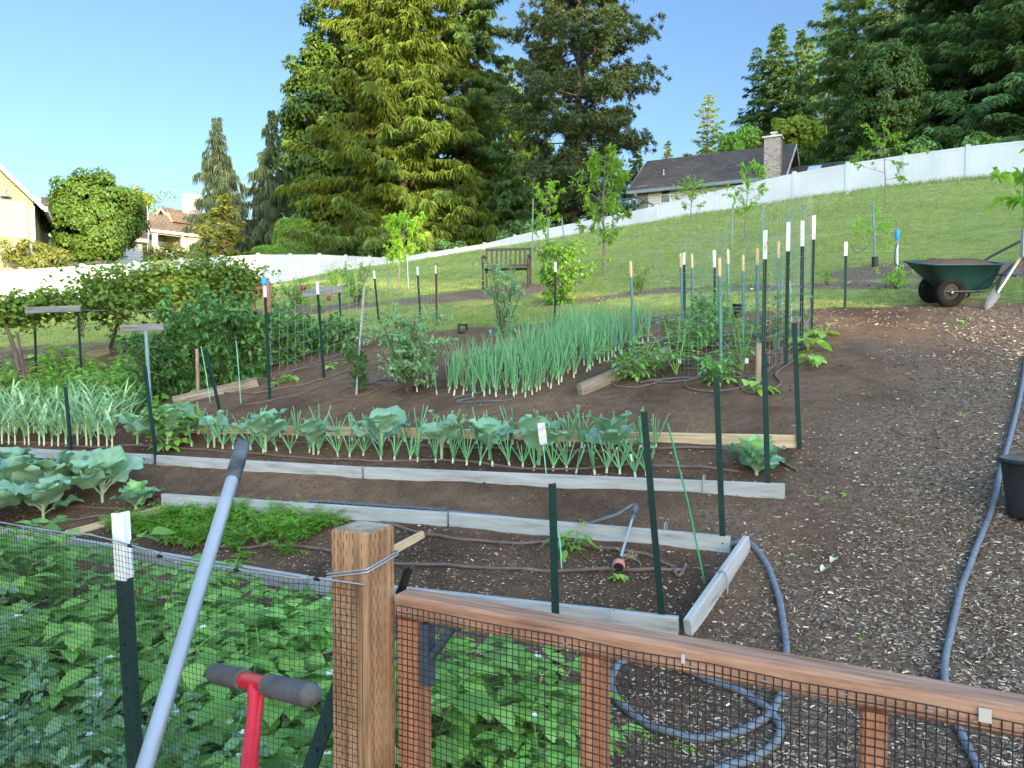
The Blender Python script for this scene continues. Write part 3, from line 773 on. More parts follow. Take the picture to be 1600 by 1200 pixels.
def mk_shrub(name, cat, mat, h, wid, n, ll, lw, seed, nbr=9, trunkr=.012, low=.15, bark='bark', shape=1.0, prof=None, lbend=.2):
    """many-stemmed shrub: curved stems with twigs, leaves along the twigs"""
    rs = random.Random(seed); g = np.random.default_rng(seed)
    t = thing(name, name.replace('_', ' '), cat)
    lm, sm = MB(), MB()
    P, D = [], []
    per = max(3, n // (nbr * 9))
    for i in range(nbr):
        a = i * 2.4 + rs.uniform(-.4, .4)
        tilt = rs.uniform(.05, 1) ** .8 * math.atan2(wid / 2, h * .75)
        c = curve((rs.gauss(0, .015), rs.gauss(0, .015), -.02), rdir(a, math.pi / 2 - tilt), h * rs.uniform(.75, 1.02), 8, sag=-.05 if tilt < .4 else .1, wig=.06)
        sm.tube(c, np.linspace(trunkr, trunkr * .25, 9), n=5, caps=False)
        for k in range(9):
            u = rs.uniform(low, 1) * 8; kk = min(int(u), 7); p = c[kk] + (c[kk + 1] - c[kk]) * (u - kk)
            tw = curve(p, rdir(rs.random() * 6.3, rs.uniform(-.1, 1.0)), wid * rs.uniform(.14, .3) * shape, 5, sag=.1, wig=.1)
            sm.tube(tw, np.linspace(trunkr * .3, trunkr * .12, 6), n=3, caps=False)
            for j in range(per):
                u2 = rs.uniform(.1, 1) * 5; k2 = min(int(u2), 4)
                P.append(tw[k2] + (tw[k2 + 1] - tw[k2]) * (u2 - k2)); D.append(nrm(tw[-1] - tw[0]) * .6 + g.normal(0, .7, 3))
    m = len(P); L = ll * g.uniform(.6, 1.15, m)
    N = nrm(Z3 * 1.2 + g.normal(0, .6, (m, 3)))
    if prof: lm.leaves(np.array(P), np.array(D), N, L, L * lw, prof=prof, bend=lbend)
    else: lm.leaf4(np.array(P), np.array(D), N, L, L * lw, bend=lbend)
    lm.build('foliage', M[mat], t); sm.build('stems', M[bark], t)
    return t
def mk_tree(name, cat, mat, h, cw, clear, n, ll, lw, seed, tr=.03, bark='bark_grey', nb=16, up=.5, clump=.0, prof=None, tips=None, top=1.0, flat_=1.0):
    """young tree: trunk, limbs, twigs; leaves gathered round the twigs"""
    rs = random.Random(seed); g = np.random.default_rng(seed)
    t = thing(name, name.replace('_', ' '), cat)
    lm, sm = MB(), MB()
    tk = curve((0, 0, -.05), (rs.gauss(0, .03), rs.gauss(0, .03), 1), h * .93, 12, wig=.02)
    sm.tube(tk, np.linspace(tr, tr * .2, 13), n=8)
    P, D = [], []
    per = max(2, n // (nb * 7))
    for i in range(nb):
        f = clear + (1 - clear) * (i + rs.random()) / nb * .97
        u = f * 12; kk = min(int(u), 11); p = tk[kk] + (tk[kk + 1] - tk[kk]) * (u - kk)
        rel = (f - clear) / (1 - clear)
        ln = cw / 2 * (math.sin(math.pi * (.16 + .80 * rel)) ** .7) * rs.uniform(.6, 1.1) * (top if rel > .8 else 1)
        a = i * 2.4 + rs.uniform(-.4, .4)
        d0 = rdir(a, up + rs.uniform(-.2, .25)); d0[1] *= flat_
        c = curve(p, d0, ln * 1.15, 6, sag=-.05, wig=.08)
        sm.tube(c, np.linspace(tr * .35, tr * .08, 7), n=5, caps=False)
        for k in range(7):
            u2 = rs.uniform(.25, 1) * 6; k2 = min(int(u2), 5); q = c[k2] + (c[k2 + 1] - c[k2]) * (u2 - k2)
            tw = curve(q, nrm(nrm(c[-1] - c[0]) + g.normal(0, .55, 3)), cw * rs.uniform(.06, .17), 4, sag=.15, wig=.1)
            sm.tube(tw, np.linspace(tr * .1, tr * .04, 5), n=3, caps=False)
            for j in range(per):
                u3 = rs.uniform(.1, 1) * 4; k3 = min(int(u3), 3)
                P.append(tw[k3] + (tw[k3 + 1] - tw[k3]) * (u3 - k3) + g.normal(0, clump, 3)); D.append(nrm(tw[-1] - tw[0]) * .5 + g.normal(0, .6, 3) - Z3 * .25)
    m = len(P); L = ll * g.uniform(.6, 1.15, m); N = nrm(Z3 * 1.1 + g.normal(0, .6, (m, 3)))
    if prof: lm.leaves(np.array(P), np.array(D), N, L, L * lw, prof=prof, bend=.25)
    else: lm.leaf4(np.array(P), np.array(D), N, L, L * lw, bend=.25)
    lm.build('crown', M[mat], t); sm.build('trunk', M[bark], t)
    return t

# ---------------------------------------------------------------- foreground: post, gate, netting, tools
C0 = PY(573, 834, 1.42)
PT = C0[2]
POSTW = .089
def slit_mat(name, axis):
    """incised treated timber: rows of short vertical slits pressed into the face"""
    m, nt, N, L, out = newmat(name)
    tc = N.new('ShaderNodeTexCoord'); sx = N.new('ShaderNodeSeparateXYZ'); L.new(tc.outputs['Object'], sx.inputs[0])
    def ma(op, a, b=None, c=None):
        x = N.new('ShaderNodeMath'); x.operation = op
        for i, v in enumerate((a, b, c)):
            if v is None: continue
            if isinstance(v, (int, float)): x.inputs[i].default_value = v
            else: L.new(v, x.inputs[i])
        return x.outputs[0]
    u = ma('DIVIDE', sx.outputs[axis], .0072); fl = ma('FLOOR', u); fu = ma('SUBTRACT', u, fl)
    sh = ma('FRACT', ma('MULTIPLY', ma('SINE', ma('MULTIPLY', fl, 12.9)), 43.7))
    v = ma('FRACT', ma('ADD', ma('DIVIDE', sx.outputs[2], .030), ma('ADD', ma('MULTIPLY', fl, .5), ma('MULTIPLY', sh, .25))))
    a = ma('LESS_THAN', ma('ABSOLUTE', ma('SUBTRACT', fu, .5)), .10)
    b = ma('LESS_THAN', v, .45)
    gap = ma('GREATER_THAN', ma('FRACT', ma('MULTIPLY', ma('SINE', ma('MULTIPLY', fl, 7.1)), 91.3)), .25)
    s = ma('MULTIPLY', ma('MULTIPLY', a, b), gap)
    mp = N.new('ShaderNodeMapping'); mp.inputs['Scale'].default_value = (30, 30, 1.6); L.new(tc.outputs['Object'], mp.inputs[0])
    no = N.new('ShaderNodeTexNoise'); no.inputs['Scale'].default_value = 2.2; no.inputs['Detail'].default_value = 7; no.inputs['Distortion'].default_value = .5; L.new(mp.outputs[0], no.inputs[0])
    n2 = N.new('ShaderNodeTexNoise'); n2.inputs['Scale'].default_value = 9; n2.inputs['Detail'].default_value = 4; L.new(tc.outputs['Object'], n2.inputs[0])
    r = ramp(N, [(.3, (.14, .075, .042)), (.5, (.265, .155, .085)), (.72, (.35, .215, .125))]); L.new(no.outputs[0], r.inputs[0])
    r2 = ramp(N, [(.33, (.72, .68, .66)), (.6, (1.1, 1.08, 1.05))]); L.new(n2.outputs[0], r2.inputs[0])
    mm = N.new('ShaderNodeMixRGB'); mm.blend_type = 'MULTIPLY'; mm.inputs[0].default_value = 1; L.new(r.outputs[0], mm.inputs[1]); L.new(r2.outputs[0], mm.inputs[2])
    mx = N.new('ShaderNodeMixRGB'); L.new(s, mx.inputs[0]); L.new(mm.outputs[0], mx.inputs[1]); mx.inputs[2].default_value = (.04, .02, .012, 1)
    p = N.new('ShaderNodeBsdfPrincipled'); p.inputs['Roughness'].default_value = .8; p.inputs['Specular IOR Level'].default_value = .25
    L.new(mx.outputs[0], p.inputs['Base Color'])
    bp = N.new('ShaderNodeBump'); bp.inputs['Strength'].default_value = .6; bp.inputs['Distance'].default_value = .003
    hh = ma('SUBTRACT', no.outputs[0], ma('MULTIPLY', s, 1.5)); L.new(hh, bp.inputs['Height']); L.new(bp.outputs[0], p.inputs['Normal'])
    L.new(p.outputs[0], out.inputs['Surface'])
    return m
M['slit_x'] = slit_mat('treated_timber_front', 0); M['slit_y'] = slit_mat('treated_timber_side', 1)
M['post_end'] = surf('weathered_end_grain', [(.32, (.10, .09, .07)), (.5, (.27, .22, .15)), (.7, (.38, .31, .21))], scale=16, rough=.95, bump=.5, bscale=45, dist=.003)
URZ = math.atan2(UD[1], UD[0])
def fp(u, v, z): return C0 * np.array([1, 1, 0]) + UD * u + VD * v + Z3 * z
pc = fp(-POSTW / 2, POSTW / 2, 0)
gz = float(H(pc[0], pc[1]))
fpost = thing('fence_post', 'square brown treated timber fence post with slits at the gate hinge', 'fence post', (pc[0], pc[1], gz), URZ)
b = MB(); hh = POSTW / 2; zt = PT - gz; c = .005
def ring(z, k): return [(-hh + k + c, -hh + k, z), (hh - k - c, -hh + k, z), (hh - k, -hh + k + c, z), (hh - k, hh - k - c, z), (hh - k - c, hh - k, z), (-hh + k + c, hh - k, z), (-hh + k, hh - k - c, z), (-hh + k, -hh + k + c, z)]
r0, r1, r2_ = ring(-.3, 0), ring(zt - .004, 0), ring(zt, .004)
vv = np.array(r0 + r1 + r2_)
mats = [0, 0, 1, 1, 0, 0, 1, 1]
for i in range(8):
    j = (i + 1) % 8
    b.add(vv, [[i, j, 8 + j, 8 + i]], mats[i]); b.add(vv, [[8 + i, 8 + j, 16 + j, 16 + i]], mats[i])
b.add(vv[16:], [list(range(8))], 2)
b.build('timber', [M['slit_x'], M['slit_y'], M['post_end']], fpost)
# wire looped round the post
b = MB()
k = hh + .004
wz = -.425 - gz
for dz, rr in ((0, .0022), (.006, .0018)):
    cs = [(-k, -k), (k, -k), (k, k), (-k, k), (-k, -k)]
    pts = []
    for (xa, ya), (xb, yb) in zip(cs[:-1], cs[1:]):
        for i in range(6):
            q = i / 6; x, y = xa + (xb - xa) * q, ya + (yb - ya) * q
            f = 1 + .06 * math.sin(q * math.pi); pts.append((x * f if abs(x) < k else x, y * f if abs(y) < k else y, wz + dz + .022 * (x + k) / (2 * k) + .012 * (y + k) / (2 * k)))
    b.tube(pts, rr, n=6)
b.build('wire_loop', M['wire'], fpost)

# gate
M['gate_wood'] = surf('gate_redwood', [(.26, (.11, .052, .032)), (.48, (.28, .145, .09)), (.74, (.41, .25, .17))], scale=4, stretch=(1.2, 16, 16), rough=.72, bump=.35, bscale=10, dist=.003, spec=.3)
M['gate_wood_v'] = surf('gate_redwood_upright', [(.26, (.13, .045, .022)), (.48, (.29, .115, .06)), (.74, (.42, .21, .125))], scale=4, stretch=(16, 16, 1.2), rough=.75, bump=.35, bscale=10, dist=.003, spec=.3)
g0 = fp(.015, .066, 0); gzz = float(H(g0[0], g0[1]))
gate = thing('garden_gate', 'red-brown timber garden gate with black square mesh, hinged beside the slotted post', 'gate', (g0[0], g0[1], 0), URZ)
RISE = -.003
def gl(x): return -.463 + RISE * x
b = MB(); b.beam((0, .0275, gl(0) - .022), (1.35, .0275, gl(1.35) - .022), .055, .044, ch=.007); b.build('top_rail', M['gate_wood'], gate)
b = MB(); b.beam((.0, .0275, -1.45), (1.35, .0275, -1.45), .055, .038, ch=.005); b.build('bottom_rail', M['gate_wood'], gate)
for x0, wd in ((.002, .048), (.385, .038), (.8214, .036), (1.25, .05)):
    b = MB(); b.beam((x0 + wd / 2, .0275, -1.429), (x0 + wd / 2, .0275, gl(x0) - .0455), wd, .051, up=(0, 1, 0), ch=.004); b.build('stile', M['gate_wood_v'], gate)
def netting(mb, fn, x0, x1, z0, ztop, cell, r, seg=.06):
    """square mesh: fn(x,z)->point; upright and level strands as round wires"""
    nx = int((x1 - x0) / cell); nz = int((ztop(0) - z0) / cell)
    for i in range(nx + 1):
        x = x0 + i * cell; zz = np.arange(ztop(x), z0, -seg)
        mb.tube([fn(x, z) for z in zz], r, n=4, caps=False)
    for j in range(nz):
        xs = np.arange(x0, x1 + .001, seg)
        mb.tube([fn(x, ztop(x) - j * cell) for x in xs], r, n=4, caps=False)
b = MB()
netting(b, lambda x, z: (x, -.0022 + .0012 * math.sin(x * 31 + z * 9), z + .0015 * math.sin(x * 23)), .004, 1.32, -1.44, lambda x: gl(x) - .020, .0127, .0009)
b.build('mesh', M['mesh_black'], gate)
for x in np.arange(.03, 1.3, .11):
    b = MB(); b.box((x, -.0042, gl(x) - .028 + R.uniform(-.003, .003)), .010, .0016, .0016, ch=.0004); b.build('staple', M['steel'], gate)
for z in np.arange(-.53, -.9, -.085):
    b = MB(); b.box((.02, -.0042, z), .0016, .0016, .011, ch=.0004); b.build('staple', M['steel'], gate)
M['tape'] = flat('clear_tape', (.40, .36, .34), rough=.35)
for x, w_, hh_ in ((.565, .006, .015), (.975, .015, .019)):
    b = MB(); b.box((x, -.0046, gl(x) - .018), w_, .0014, hh_, ch=.0004); b.build('tape_scrap', M['tape'], gate)
b = MB()   # corner bracket
b.box((.0605, .022, -.575), .018, .026, .12, ch=.002); b.box((.105, .022, -.5085), .07, .026, .012, ch=.002)
b.beam((.066, .022, -.585), (.118, .022, -.516), .022, .012, up=(1, 0, -1), ch=.002)
b.build('corner_bracket', flat('blue_grey_bracket', (.045, .06, .09), rough=.55), gate)
# hinge clip seen behind the post
q = PY(632, 900, 1.56)
lt = thing('gate_clip', 'small black plastic clip behind the timber post above the gate rail', 'clip', (q[0], q[1], q[2]), URZ)
b = MB(); b.beam((-.008, 0, -.03), (.010, 0, .016), .016, .016, up=(0, 1, 0), ch=.004); b.beam((.009, 0, .014), (.018, 0, .021), .012, .014, up=(0, 1, 0), ch=.003); b.box((-.002, 0, -.034), .03, .016, .012)
b.build('clamp', M['black'], lt)

# netting fence running left from the post
nf0 = fp(0, 0, 0)
nf = thing('netting_fence', 'fine black square garden netting hung on a top wire left of the timber post', 'netting', (nf0[0], nf0[1], 0), URZ)
def ntop(x): return -.428 + .004 * math.sin(x * 5) - .006 * (abs(((-x) % .7) - .35) < .2)
def nfn(x, z):
    dpt = max(0, min(1, (-x - .09) * 8))
    return (x, -.004 + dpt * (.012 * math.sin(3.1 * x + 1.5 * z) + .006 * math.sin(11 * x + 5 * z)), z + dpt * .006 * math.sin(9 * x + 3 * z))
b = MB(); netting(b, nfn, -2.6, -.006, -1.62, ntop, .0127, .00058)
b.build('mesh', M['mesh_black'], nf)
b = MB(); xs = np.arange(-2.6, .01, .04)
b.tube([(x, nfn(x, -.43)[1] - .003, ntop(x) + .002) for x in xs], .0017, n=6); b.tube([(x, nfn(x, -.43)[1] + .002, ntop(x) - .006 * math.sin(x * 8) ** 2) for x in xs], .0012, n=5)
b.build('top_wire', M['wire'], nf)
def u_at(px):
    a = (px - 800) / FPX
    return (C0[0] - a * C0[1]) / (-.886 - a * .463 + 0) if False else (a * C0[1] - C0[0]) / (.886 + a * .463)
for px in (-70, 207, 258, 375, 497):
    u = u_at(px); y0 = nfn(u, -.43)[1]
    b = MB(); b.tube([(u, y0 - .004, ntop(u) - .004), (u - .002, y0, ntop(u) + .010), (u + .003, y0 + .004, ntop(u) + .024)], [.002, .0014, .001], n=5); b.box((u, y0 - .003, ntop(u)), .010, .009, .007, ch=.002)
    b.build('zip_tie', M['black'], nf)

# steel T-posts
def tpost(base, top, label, tip=0.0, tipmat='tip_white', lean=0.0, mat='post_green', plate=False, cap=False, name='steel_post', group='studded steel posts', sc=1.0, depth=None):
    B = G(*base) if depth is None else PY(*base, depth)
    if depth is not None: B = B.copy()
    T = PY(top[0], top[1], B[1] + lean)
    rt = thing(name, label, 'post', B, 0, group)
    A = T - B; L = np.linalg.norm(A); A = A / L
    X = nrm(UD - A * np.dot(UD, A)); Y = np.cross(A, X)
    def section(z0, z1, m, g=0.0):
        fw, ft, sd, stt = .0175 * sc + g, .002 * sc + g, .030 * sc + g, .002 * sc + g
        pr = [(-fw, -ft), (fw, -ft), (fw, ft), (stt, ft), (stt, sd), (-stt, sd), (-stt, ft), (-fw, ft)]
        v = [A * z0 + X * a + Y * b_ for a, b_ in pr] + [A * z1 + X * a + Y * b_ for a, b_ in pr]
        m.add(v, [(i, (i + 1) % 8, 8 + (i + 1) % 8, 8 + i) for i in range(8)])
        m.add(v[8:], [[0, 1, 2, 7], [3, 4, 5, 6]]); m.add(v[:8], [[7, 2, 1, 0]])
    body = MB(); section(-.25, L - tip, body)
    tm = MB()
    for z in np.arange(.05, L - .03, .054):
        (body if z < L - tip - .01 else tm).beam(A * z - X * .005 * sc - Y * .0042 * sc, A * z + X * .005 * sc - Y * .0042 * sc, .010, .0045 * sc, up=Y, ch=.001)
    if plate: body.beam(A * .0 - X * .055 + Y * .0105, A * .0 + X * .055 + Y * .0105, .10, .004, up=Y, ch=.001, off=(.03, 0))
    body.build('post', M[mat], rt)
    if tip:
        section(L - tip - .002, L + .001, tm, .0008); tm.build('painted_tip', M[tipmat], rt)
    return rt, B, T
tp, _, _ = tpost((220, 1420), (183, 803), 'dark green steel post with a chipped white top, behind the netting beside the silver pole', tip=.155, depth=1.79, lean=0.0)

# silver pole
T0 = PY(381, 690, 1.60); B0 = PY(226, 1200, 1.05); ax = nrm(T0 - B0)
kk = 0
while (T0 - ax * kk)[2] > H(*(T0 - ax * kk)[:2]): kk += .01
pb = T0 - ax * kk
pole = thing('silver_pole', 'silver metal tool pole with a dark grey grip leaning over the netting fence', 'pole', pb)
Lp = kk
b = MB(); b.tube([np.zeros(3), ax * (Lp - .10)], .0122, n=20); b.build('tube', M['alu'], pole)
b = MB(); b.tube([ax * (Lp - .112), ax * (Lp - .108), ax * (Lp - .05), ax * (Lp - .046), ax * (Lp - .02), ax * (Lp - .004), ax * Lp], [.0135, .0152, .0152, .0145, .0140, .0125, .008], n=20); b.build('grip', M['grip_dark'], pole)

# red T-handled tool
L0 = PY(333, 1051, 1.30); R0 = PY(489, 1087, 1.02); bx = nrm(R0 - L0); bl = np.linalg.norm(R0 - L0)
J = PY(402, 1075, 1.155); SB = PY(389, 1200, 1.06); sd = nrm(SB - J)
kk = 0
while (J + sd * kk)[2] > H(*(J + sd * kk)[:2]): kk += .01
tb = J + sd * kk
tool = thing('t_handle_tool', 'red T-handled garden tool with ribbed grey grips standing by the timber post', 'garden tool', tb)
b = MB(); b.tube([L0 + bx * .01 - tb, R0 - bx * .01 - tb], .0125, n=18); b.build('crossbar', M['red_paint'], tool)
mid0, mid1 = np.dot(PY(385, 1061, 1.20) - L0, bx), np.dot(PY(427, 1073, 1.13) - L0, bx)
for a, e in ((0.0, mid0), (mid1, bl)):
    b = MB(); n = 46; zs = np.linspace(a, e, n)
    rr = .0162 + .0007 * np.sin(np.arange(n) * 2 * math.pi / 3.2)
    out_end = 0 if a == 0 else n - 1
    for i in range(n):
        dd = abs(i - out_end); rr[i] *= min(1, (.35 + .65 * math.sqrt(min(1, dd / 3)))) if dd < 3 else 1
    b.tube([L0 + bx * z - tb for z in zs], rr, n=22); b.build('grip', M['grip'], tool)
b = MB(); b.tube([J - tb - sd * .0, J - tb + sd * .02, J - tb + sd * .05, J - tb + sd * .12, SB - tb, np.zeros(3)], [.0155, .0115, .0112, .0125, .0135, .014], n=18); b.build('shaft', M['red_paint'], tool)

# slanted brace behind the netting
tpost((470, 1240), (540, 1040), 'dark steel brace slanting down left from the timber post behind the red tool', depth=1.62, name='brace_post', group='studded steel posts')

# potato bed
cnt = 0
def near_ok(p): return True
for row, (t0, tt) in enumerate(((1.62, .3), (2.12, .3), (2.62, .35), (3.08, .35))):
    for i in range(22):
        s = -1.55 - i * .36 + R.uniform(-.08, .08) - row * .1
        t = t0 + R.uniform(-.08, .08)
        x = .886 * s + .463 * t; y = -.463 * s + .886 * t
        if abs(x / y) > .82: continue
        if row == 3 and i < 2: continue
        if row == 2 and i < 2: continue
        if row >= 1 and R.random() < (.12, .3, .42)[row - 1]: continue
        POT.put(on(x, y), R.random() * 6.3, R.uniform(.85, 1.3) * (1.12 if i > 6 else 1) * (.7 if row == 3 else 1), 'leafy green potato plant in the dense bed behind the netting', 'potato plants behind the netting')
for (px, py, sc) in ((705, 1180, 1.0), (820, 1215, .95), (760, 1240, .9), (880, 1240, .6), (690, 1260, .9), (850, 1290, .8)):
    p = G(px, py)
    POT.put(p, R.random() * 6.3, sc, 'leafy potato plant with pale blossom seen through the gate mesh', 'potato plants behind the gate')
for i in range(15):
    s = -1.85 - i * .17; t = 1.42 + R.uniform(-.04, .04)
    x = .886 * s + .463 * t; y = -.463 * s + .886 * t
    PEA.put(on(x, y), R.random() * 6.3, R.uniform(.85, 1.1), 'grey-green pea plant tangled close against the netting', 'pea plants along the netting')

# ---------------------------------------------------------------- boards
def board(p0, p1, label, mat='board_grey', h=.09, w=.038, name='bed_board', group='raised bed boards', cat='board', z0=0.0, bow=0):
    """plank on edge between two ground pixels"""
    A = G(*p0) if len(p0) == 2 else np.array(p0); B = G(*p1) if len(p1) == 2 else np.array(p1)
    A = A.copy(); B = B.copy(); L = np.linalg.norm(B - A)
    o = bpy.data.objects.new(name, None)
    mb = MB(); n = max(1, int(L / .5))
    mb.beam((0, 0, h / 2 - .03), (L, 0, h / 2 - .03), w, h + .06, ch=.004)
    ob = mb.build(name, M[mat]); tag(ob, label, cat, group)
    d = (B - A) / L; Sx = nrm(np.cross(Z3, d)); Uz = np.cross(d, Sx)
    m = Matrix(((d[0], Sx[0], Uz[0], A[0]), (d[1], Sx[1], Uz[1], A[1]), (d[2], Sx[2], Uz[2], A[2] + z0), (0, 0, 0, 1)))
    ob.matrix_world = m
    bpy.data.objects.remove(o)
    return ob
FA = 'second raised bed'
board((-160, 702), (240, 724), 'grey board of the second bed edge below the garlic, reaching the left side')
board((247, 725), (567, 746), 'grey board of the second bed edge below the left half of the onion row')
board((571, 746), (1226, 777), 'longest grey board of the second bed edge, ending beside the lone cabbage head')
board((265, 674), (1252, 699), 'pale yellow board along the back of the onion and cabbage bed', 'board_pale')
board((255, 787), (700, 820), 'grey board behind the carrots on the path side of the front bed')
board((704, 820), (1141, 861), 'grey board behind the watering wand on the path side of the front bed')
board((-60, 828), (480, 922), 'grey board between the carrots and the netted potatoes')
board((484, 923), (1060, 991), 'grey board of the front bed just beyond the gate rail')
board((1076, 992), (1168, 858), 'short grey end board closing the front bed, set at an angle to the others')
board((105, 838), (262, 797), 'low pale cross board between the cabbages and the carrots', 'board_pale', h=.05)
board((512, 915), (662, 838), 'pale cross board behind the timber post dividing the front bed', 'board_pale', h=.04)
board((912, 1188), (560, 1108), 'grey board low behind the gate mesh beside the potato plants')
board((907, 617), (1047, 556), 'weathered thick board between the tall onions and the tomatoes', 'board_old', h=.11, w=.06)
board((272, 634), (404, 603), 'grey board in front of the raspberry bushes', 'board_old', h=.12)
board((-60, 612), (58, 580), 'old plank left of the cracked plank under the vine', 'board_old', h=.12, group='old planks below the vine')
board((62, 580), (172, 553), 'cracked old plank under the grape vine', 'board_old', h=.13, group='old planks below the vine')

# metal straps over boards
def strap(px, py, label):
    g = G(px, py); t = thing('board_clip', label, 'clip', g, URZ, 'wire clips over the boards')
    b = MB(); ang = np.linspace(0, math.pi, 9)
    b.tube([(0, -.026, -.03)] + [(0, -.026 * math.cos(a), .088 + .026 * math.sin(a)) for a in ang] + [(0, .026, .0)], .0045, n=6)
    b.build('wire', M['wire'], t)
strap(957, 985, 'bent wire clip over the front bed board near the rail')
strap(1040, 845, 'bent wire clip over the board behind the watering wand')
g = G(1128, 925); t = thing('board_clip', 'bent wire clip over the short end board', 'clip', g, math.atan2(.886, .463), 'wire clips over the boards')
b = MB(); ang = np.linspace(0, math.pi, 9); b.tube([(0, -.03, -.02)] + [(0, -.03 * math.cos(a), .088 + .03 * math.sin(a)) for a in ang] + [(0, .04, -.0)], .0055, n=6); b.build('wire', M['wire'], t)
strap(1100, 768, 'bent wire clip over the second bed board beside the tall green cane')

# ---------------------------------------------------------------- hoses and drip lines
def smooth_path(pts, n=8):
    P = [np.array(p, float) for p in pts]; out = []
    P = [2 * P[0] - P[1]] + P + [2 * P[-1] - P[-2]]
    for i in range(1, len(P) - 2):
        for k in range(n):
            t = k / n
            out.append(.5 * ((2 * P[i]) + (-P[i - 1] + P[i + 1]) * t + (2 * P[i - 1] - 5 * P[i] + 4 * P[i + 1] - P[i + 2]) * t * t + (-P[i - 1] + 3 * P[i] - 3 * P[i + 1] + P[i + 2]) * t ** 3))
    out.append(P[-2]); return np.array(out)
def ground_tube(name, px, r, mat, label, cat, group=None, lift=None, n=8, flat_=False):
    w_ = smooth_path([G(*p[:2]) for p in px], n)
    lf = smooth_path([(p[2] if len(p) > 2 else 0, 0, 0) for p in px], n)[:, 0]
    for i, p in enumerate(w_): p[2] = H(p[0], p[1]) + r * 1.05 + max(0, lf[i]) + .003 * math.sin(i * .7)
    b = MB(); b.tube(w_, r, n=8)
    o = b.build(name, M[mat], None, w_[0]); tag(o, label, cat, group); return o
DG = 'brown drip tubes'
ground_tube('drip_tube', [(598, 818), (660, 836), (720, 845), (800, 851), (870, 851), (920, 855), (970, 862), (1010, 870), (1055, 890)], .012, 'drip', 'brown drip tube crossing under the watering wand', 'drip tube', DG)
ground_tube('drip_tube', [(180, 842), (215, 838), (300, 853), (380, 858), (440, 856), (510, 862), (600, 882), (700, 886), (800, 892), (900, 894), (1000, 893), (1066, 893)], .012, 'drip', 'brown drip tube along the carrots and past the wand head', 'drip tube', DG)
ground_tube('drip_tube', [(1050, 892), (1062, 902), (1072, 886)], .011, 'drip', 'short end of drip tube by the end board', 'drip tube', DG)
ground_tube('drip_tube', [(-40, 690), (60, 694), (150, 700), (250, 699), (340, 706), (440, 715), (560, 722), (700, 722), (840, 735), (960, 730), (1060, 731), (1155, 739)], .011, 'drip', 'front brown drip tube among the onion bases', 'drip tube', DG)
ground_tube('drip_tube', [(360, 688), (500, 692), (620, 696), (760, 702), (900, 706), (1010, 703), (1100, 702), (1180, 708), (1215, 722), (1246, 738)], .011, 'drip', 'back brown drip tube behind the young cabbages', 'drip tube', DG)
ground_tube('drip_tube', [(0, 775), (40, 772), (90, 792), (150, 795), (200, 798)], .011, 'drip', 'brown drip tube between the big cabbages', 'drip tube', DG)
ground_tube('drip_tube', [(90, 815), (130, 812), (165, 806)], .011, 'drip', 'brown drip tube end by the low pale cross board', 'drip tube', DG)
ground_tube('drip_tube', [(384, 634), (420, 627), (470, 618), (520, 598), (560, 586), (600, 572), (650, 555)], .009, 'drip', 'pale brown hose curving before the small staked bush', 'drip tube', DG)
ground_tube('drip_tube', [(395, 618), (430, 610), (470, 603), (510, 592), (545, 580)], .011, 'drip', 'brown hose beside the wire trellis foot', 'drip tube', DG)
ground_tube('drip_tube', [(330, 614), (370, 616), (420, 611), (440, 590), (480, 575), (545, 562)], .011, 'drip', 'thin hose running up beside the raspberries', 'drip tube', DG)
ground_tube('drip_tube', [(705, 625), (750, 614), (740, 622), (715, 630), (790, 627), (800, 618), (770, 612)], .009, 'hose_dark', 'tangle of dark hose by the first tall onions', 'drip tube', DG)
ground_tube('drip_tube', [(1000, 600), (1040, 594), (1090, 592), (1115, 588), (1140, 570)], .012, 'hose_dark', 'black hose linking the tomato rings', 'drip tube', DG)
ground_tube('drip_tube', [(1150, 600), (1170, 615), (1200, 612), (1220, 600), (1212, 585), (1240, 565)], .010, 'drip', 'drip hose winding round the lettuce by the short wooden stake', 'drip tube', DG)
ground_tube('drip_tube', [(575, 602), (590, 596), (612, 594), (632, 600), (642, 612)], .012, 'hose_dark', 'dark hose arching between the two small bushes', 'drip tube', DG)
ground_tube('drip_tube', [(960, 552), (1000, 545), (1040, 532), (1075, 530)], .012, 'hose_dark', 'black hose at the far end of the tall onions', 'drip tube', DG)
ground_tube('garden_hose', [(1604, 560), (1598, 600), (1590, 640), (1577, 690), (1563, 740), (1550, 800), (1522, 870), (1502, 925), (1489, 980), (1476, 1045), (1481, 1100), (1508, 1165), (1540, 1230)], .0165, 'hose', 'grey hose running down the wood chip path at the right', 'hose', 'grey hoses')
ground_tube('garden_hose', [(700, 806), (760, 810), (850, 822), (960, 832), (1060, 848), (1120, 858), (1166, 851), (1196, 882), (1214, 930), (1226, 990), (1229, 1035), (1224, 1082), (1202, 1122), (1160, 1148), (1100, 1161), (1040, 1150), (985, 1121), (957, 1085), (962, 1050), (990, 1036), (1040, 1042), (1100, 1064), (1168, 1092), (1208, 1124), (1219, 1152), (1192, 1184), (1140, 1204), (1090, 1222), (1000, 1250)], .0175, 'hose', 'thick grey hose looping on the chips behind the gate', 'hose', 'grey hoses')
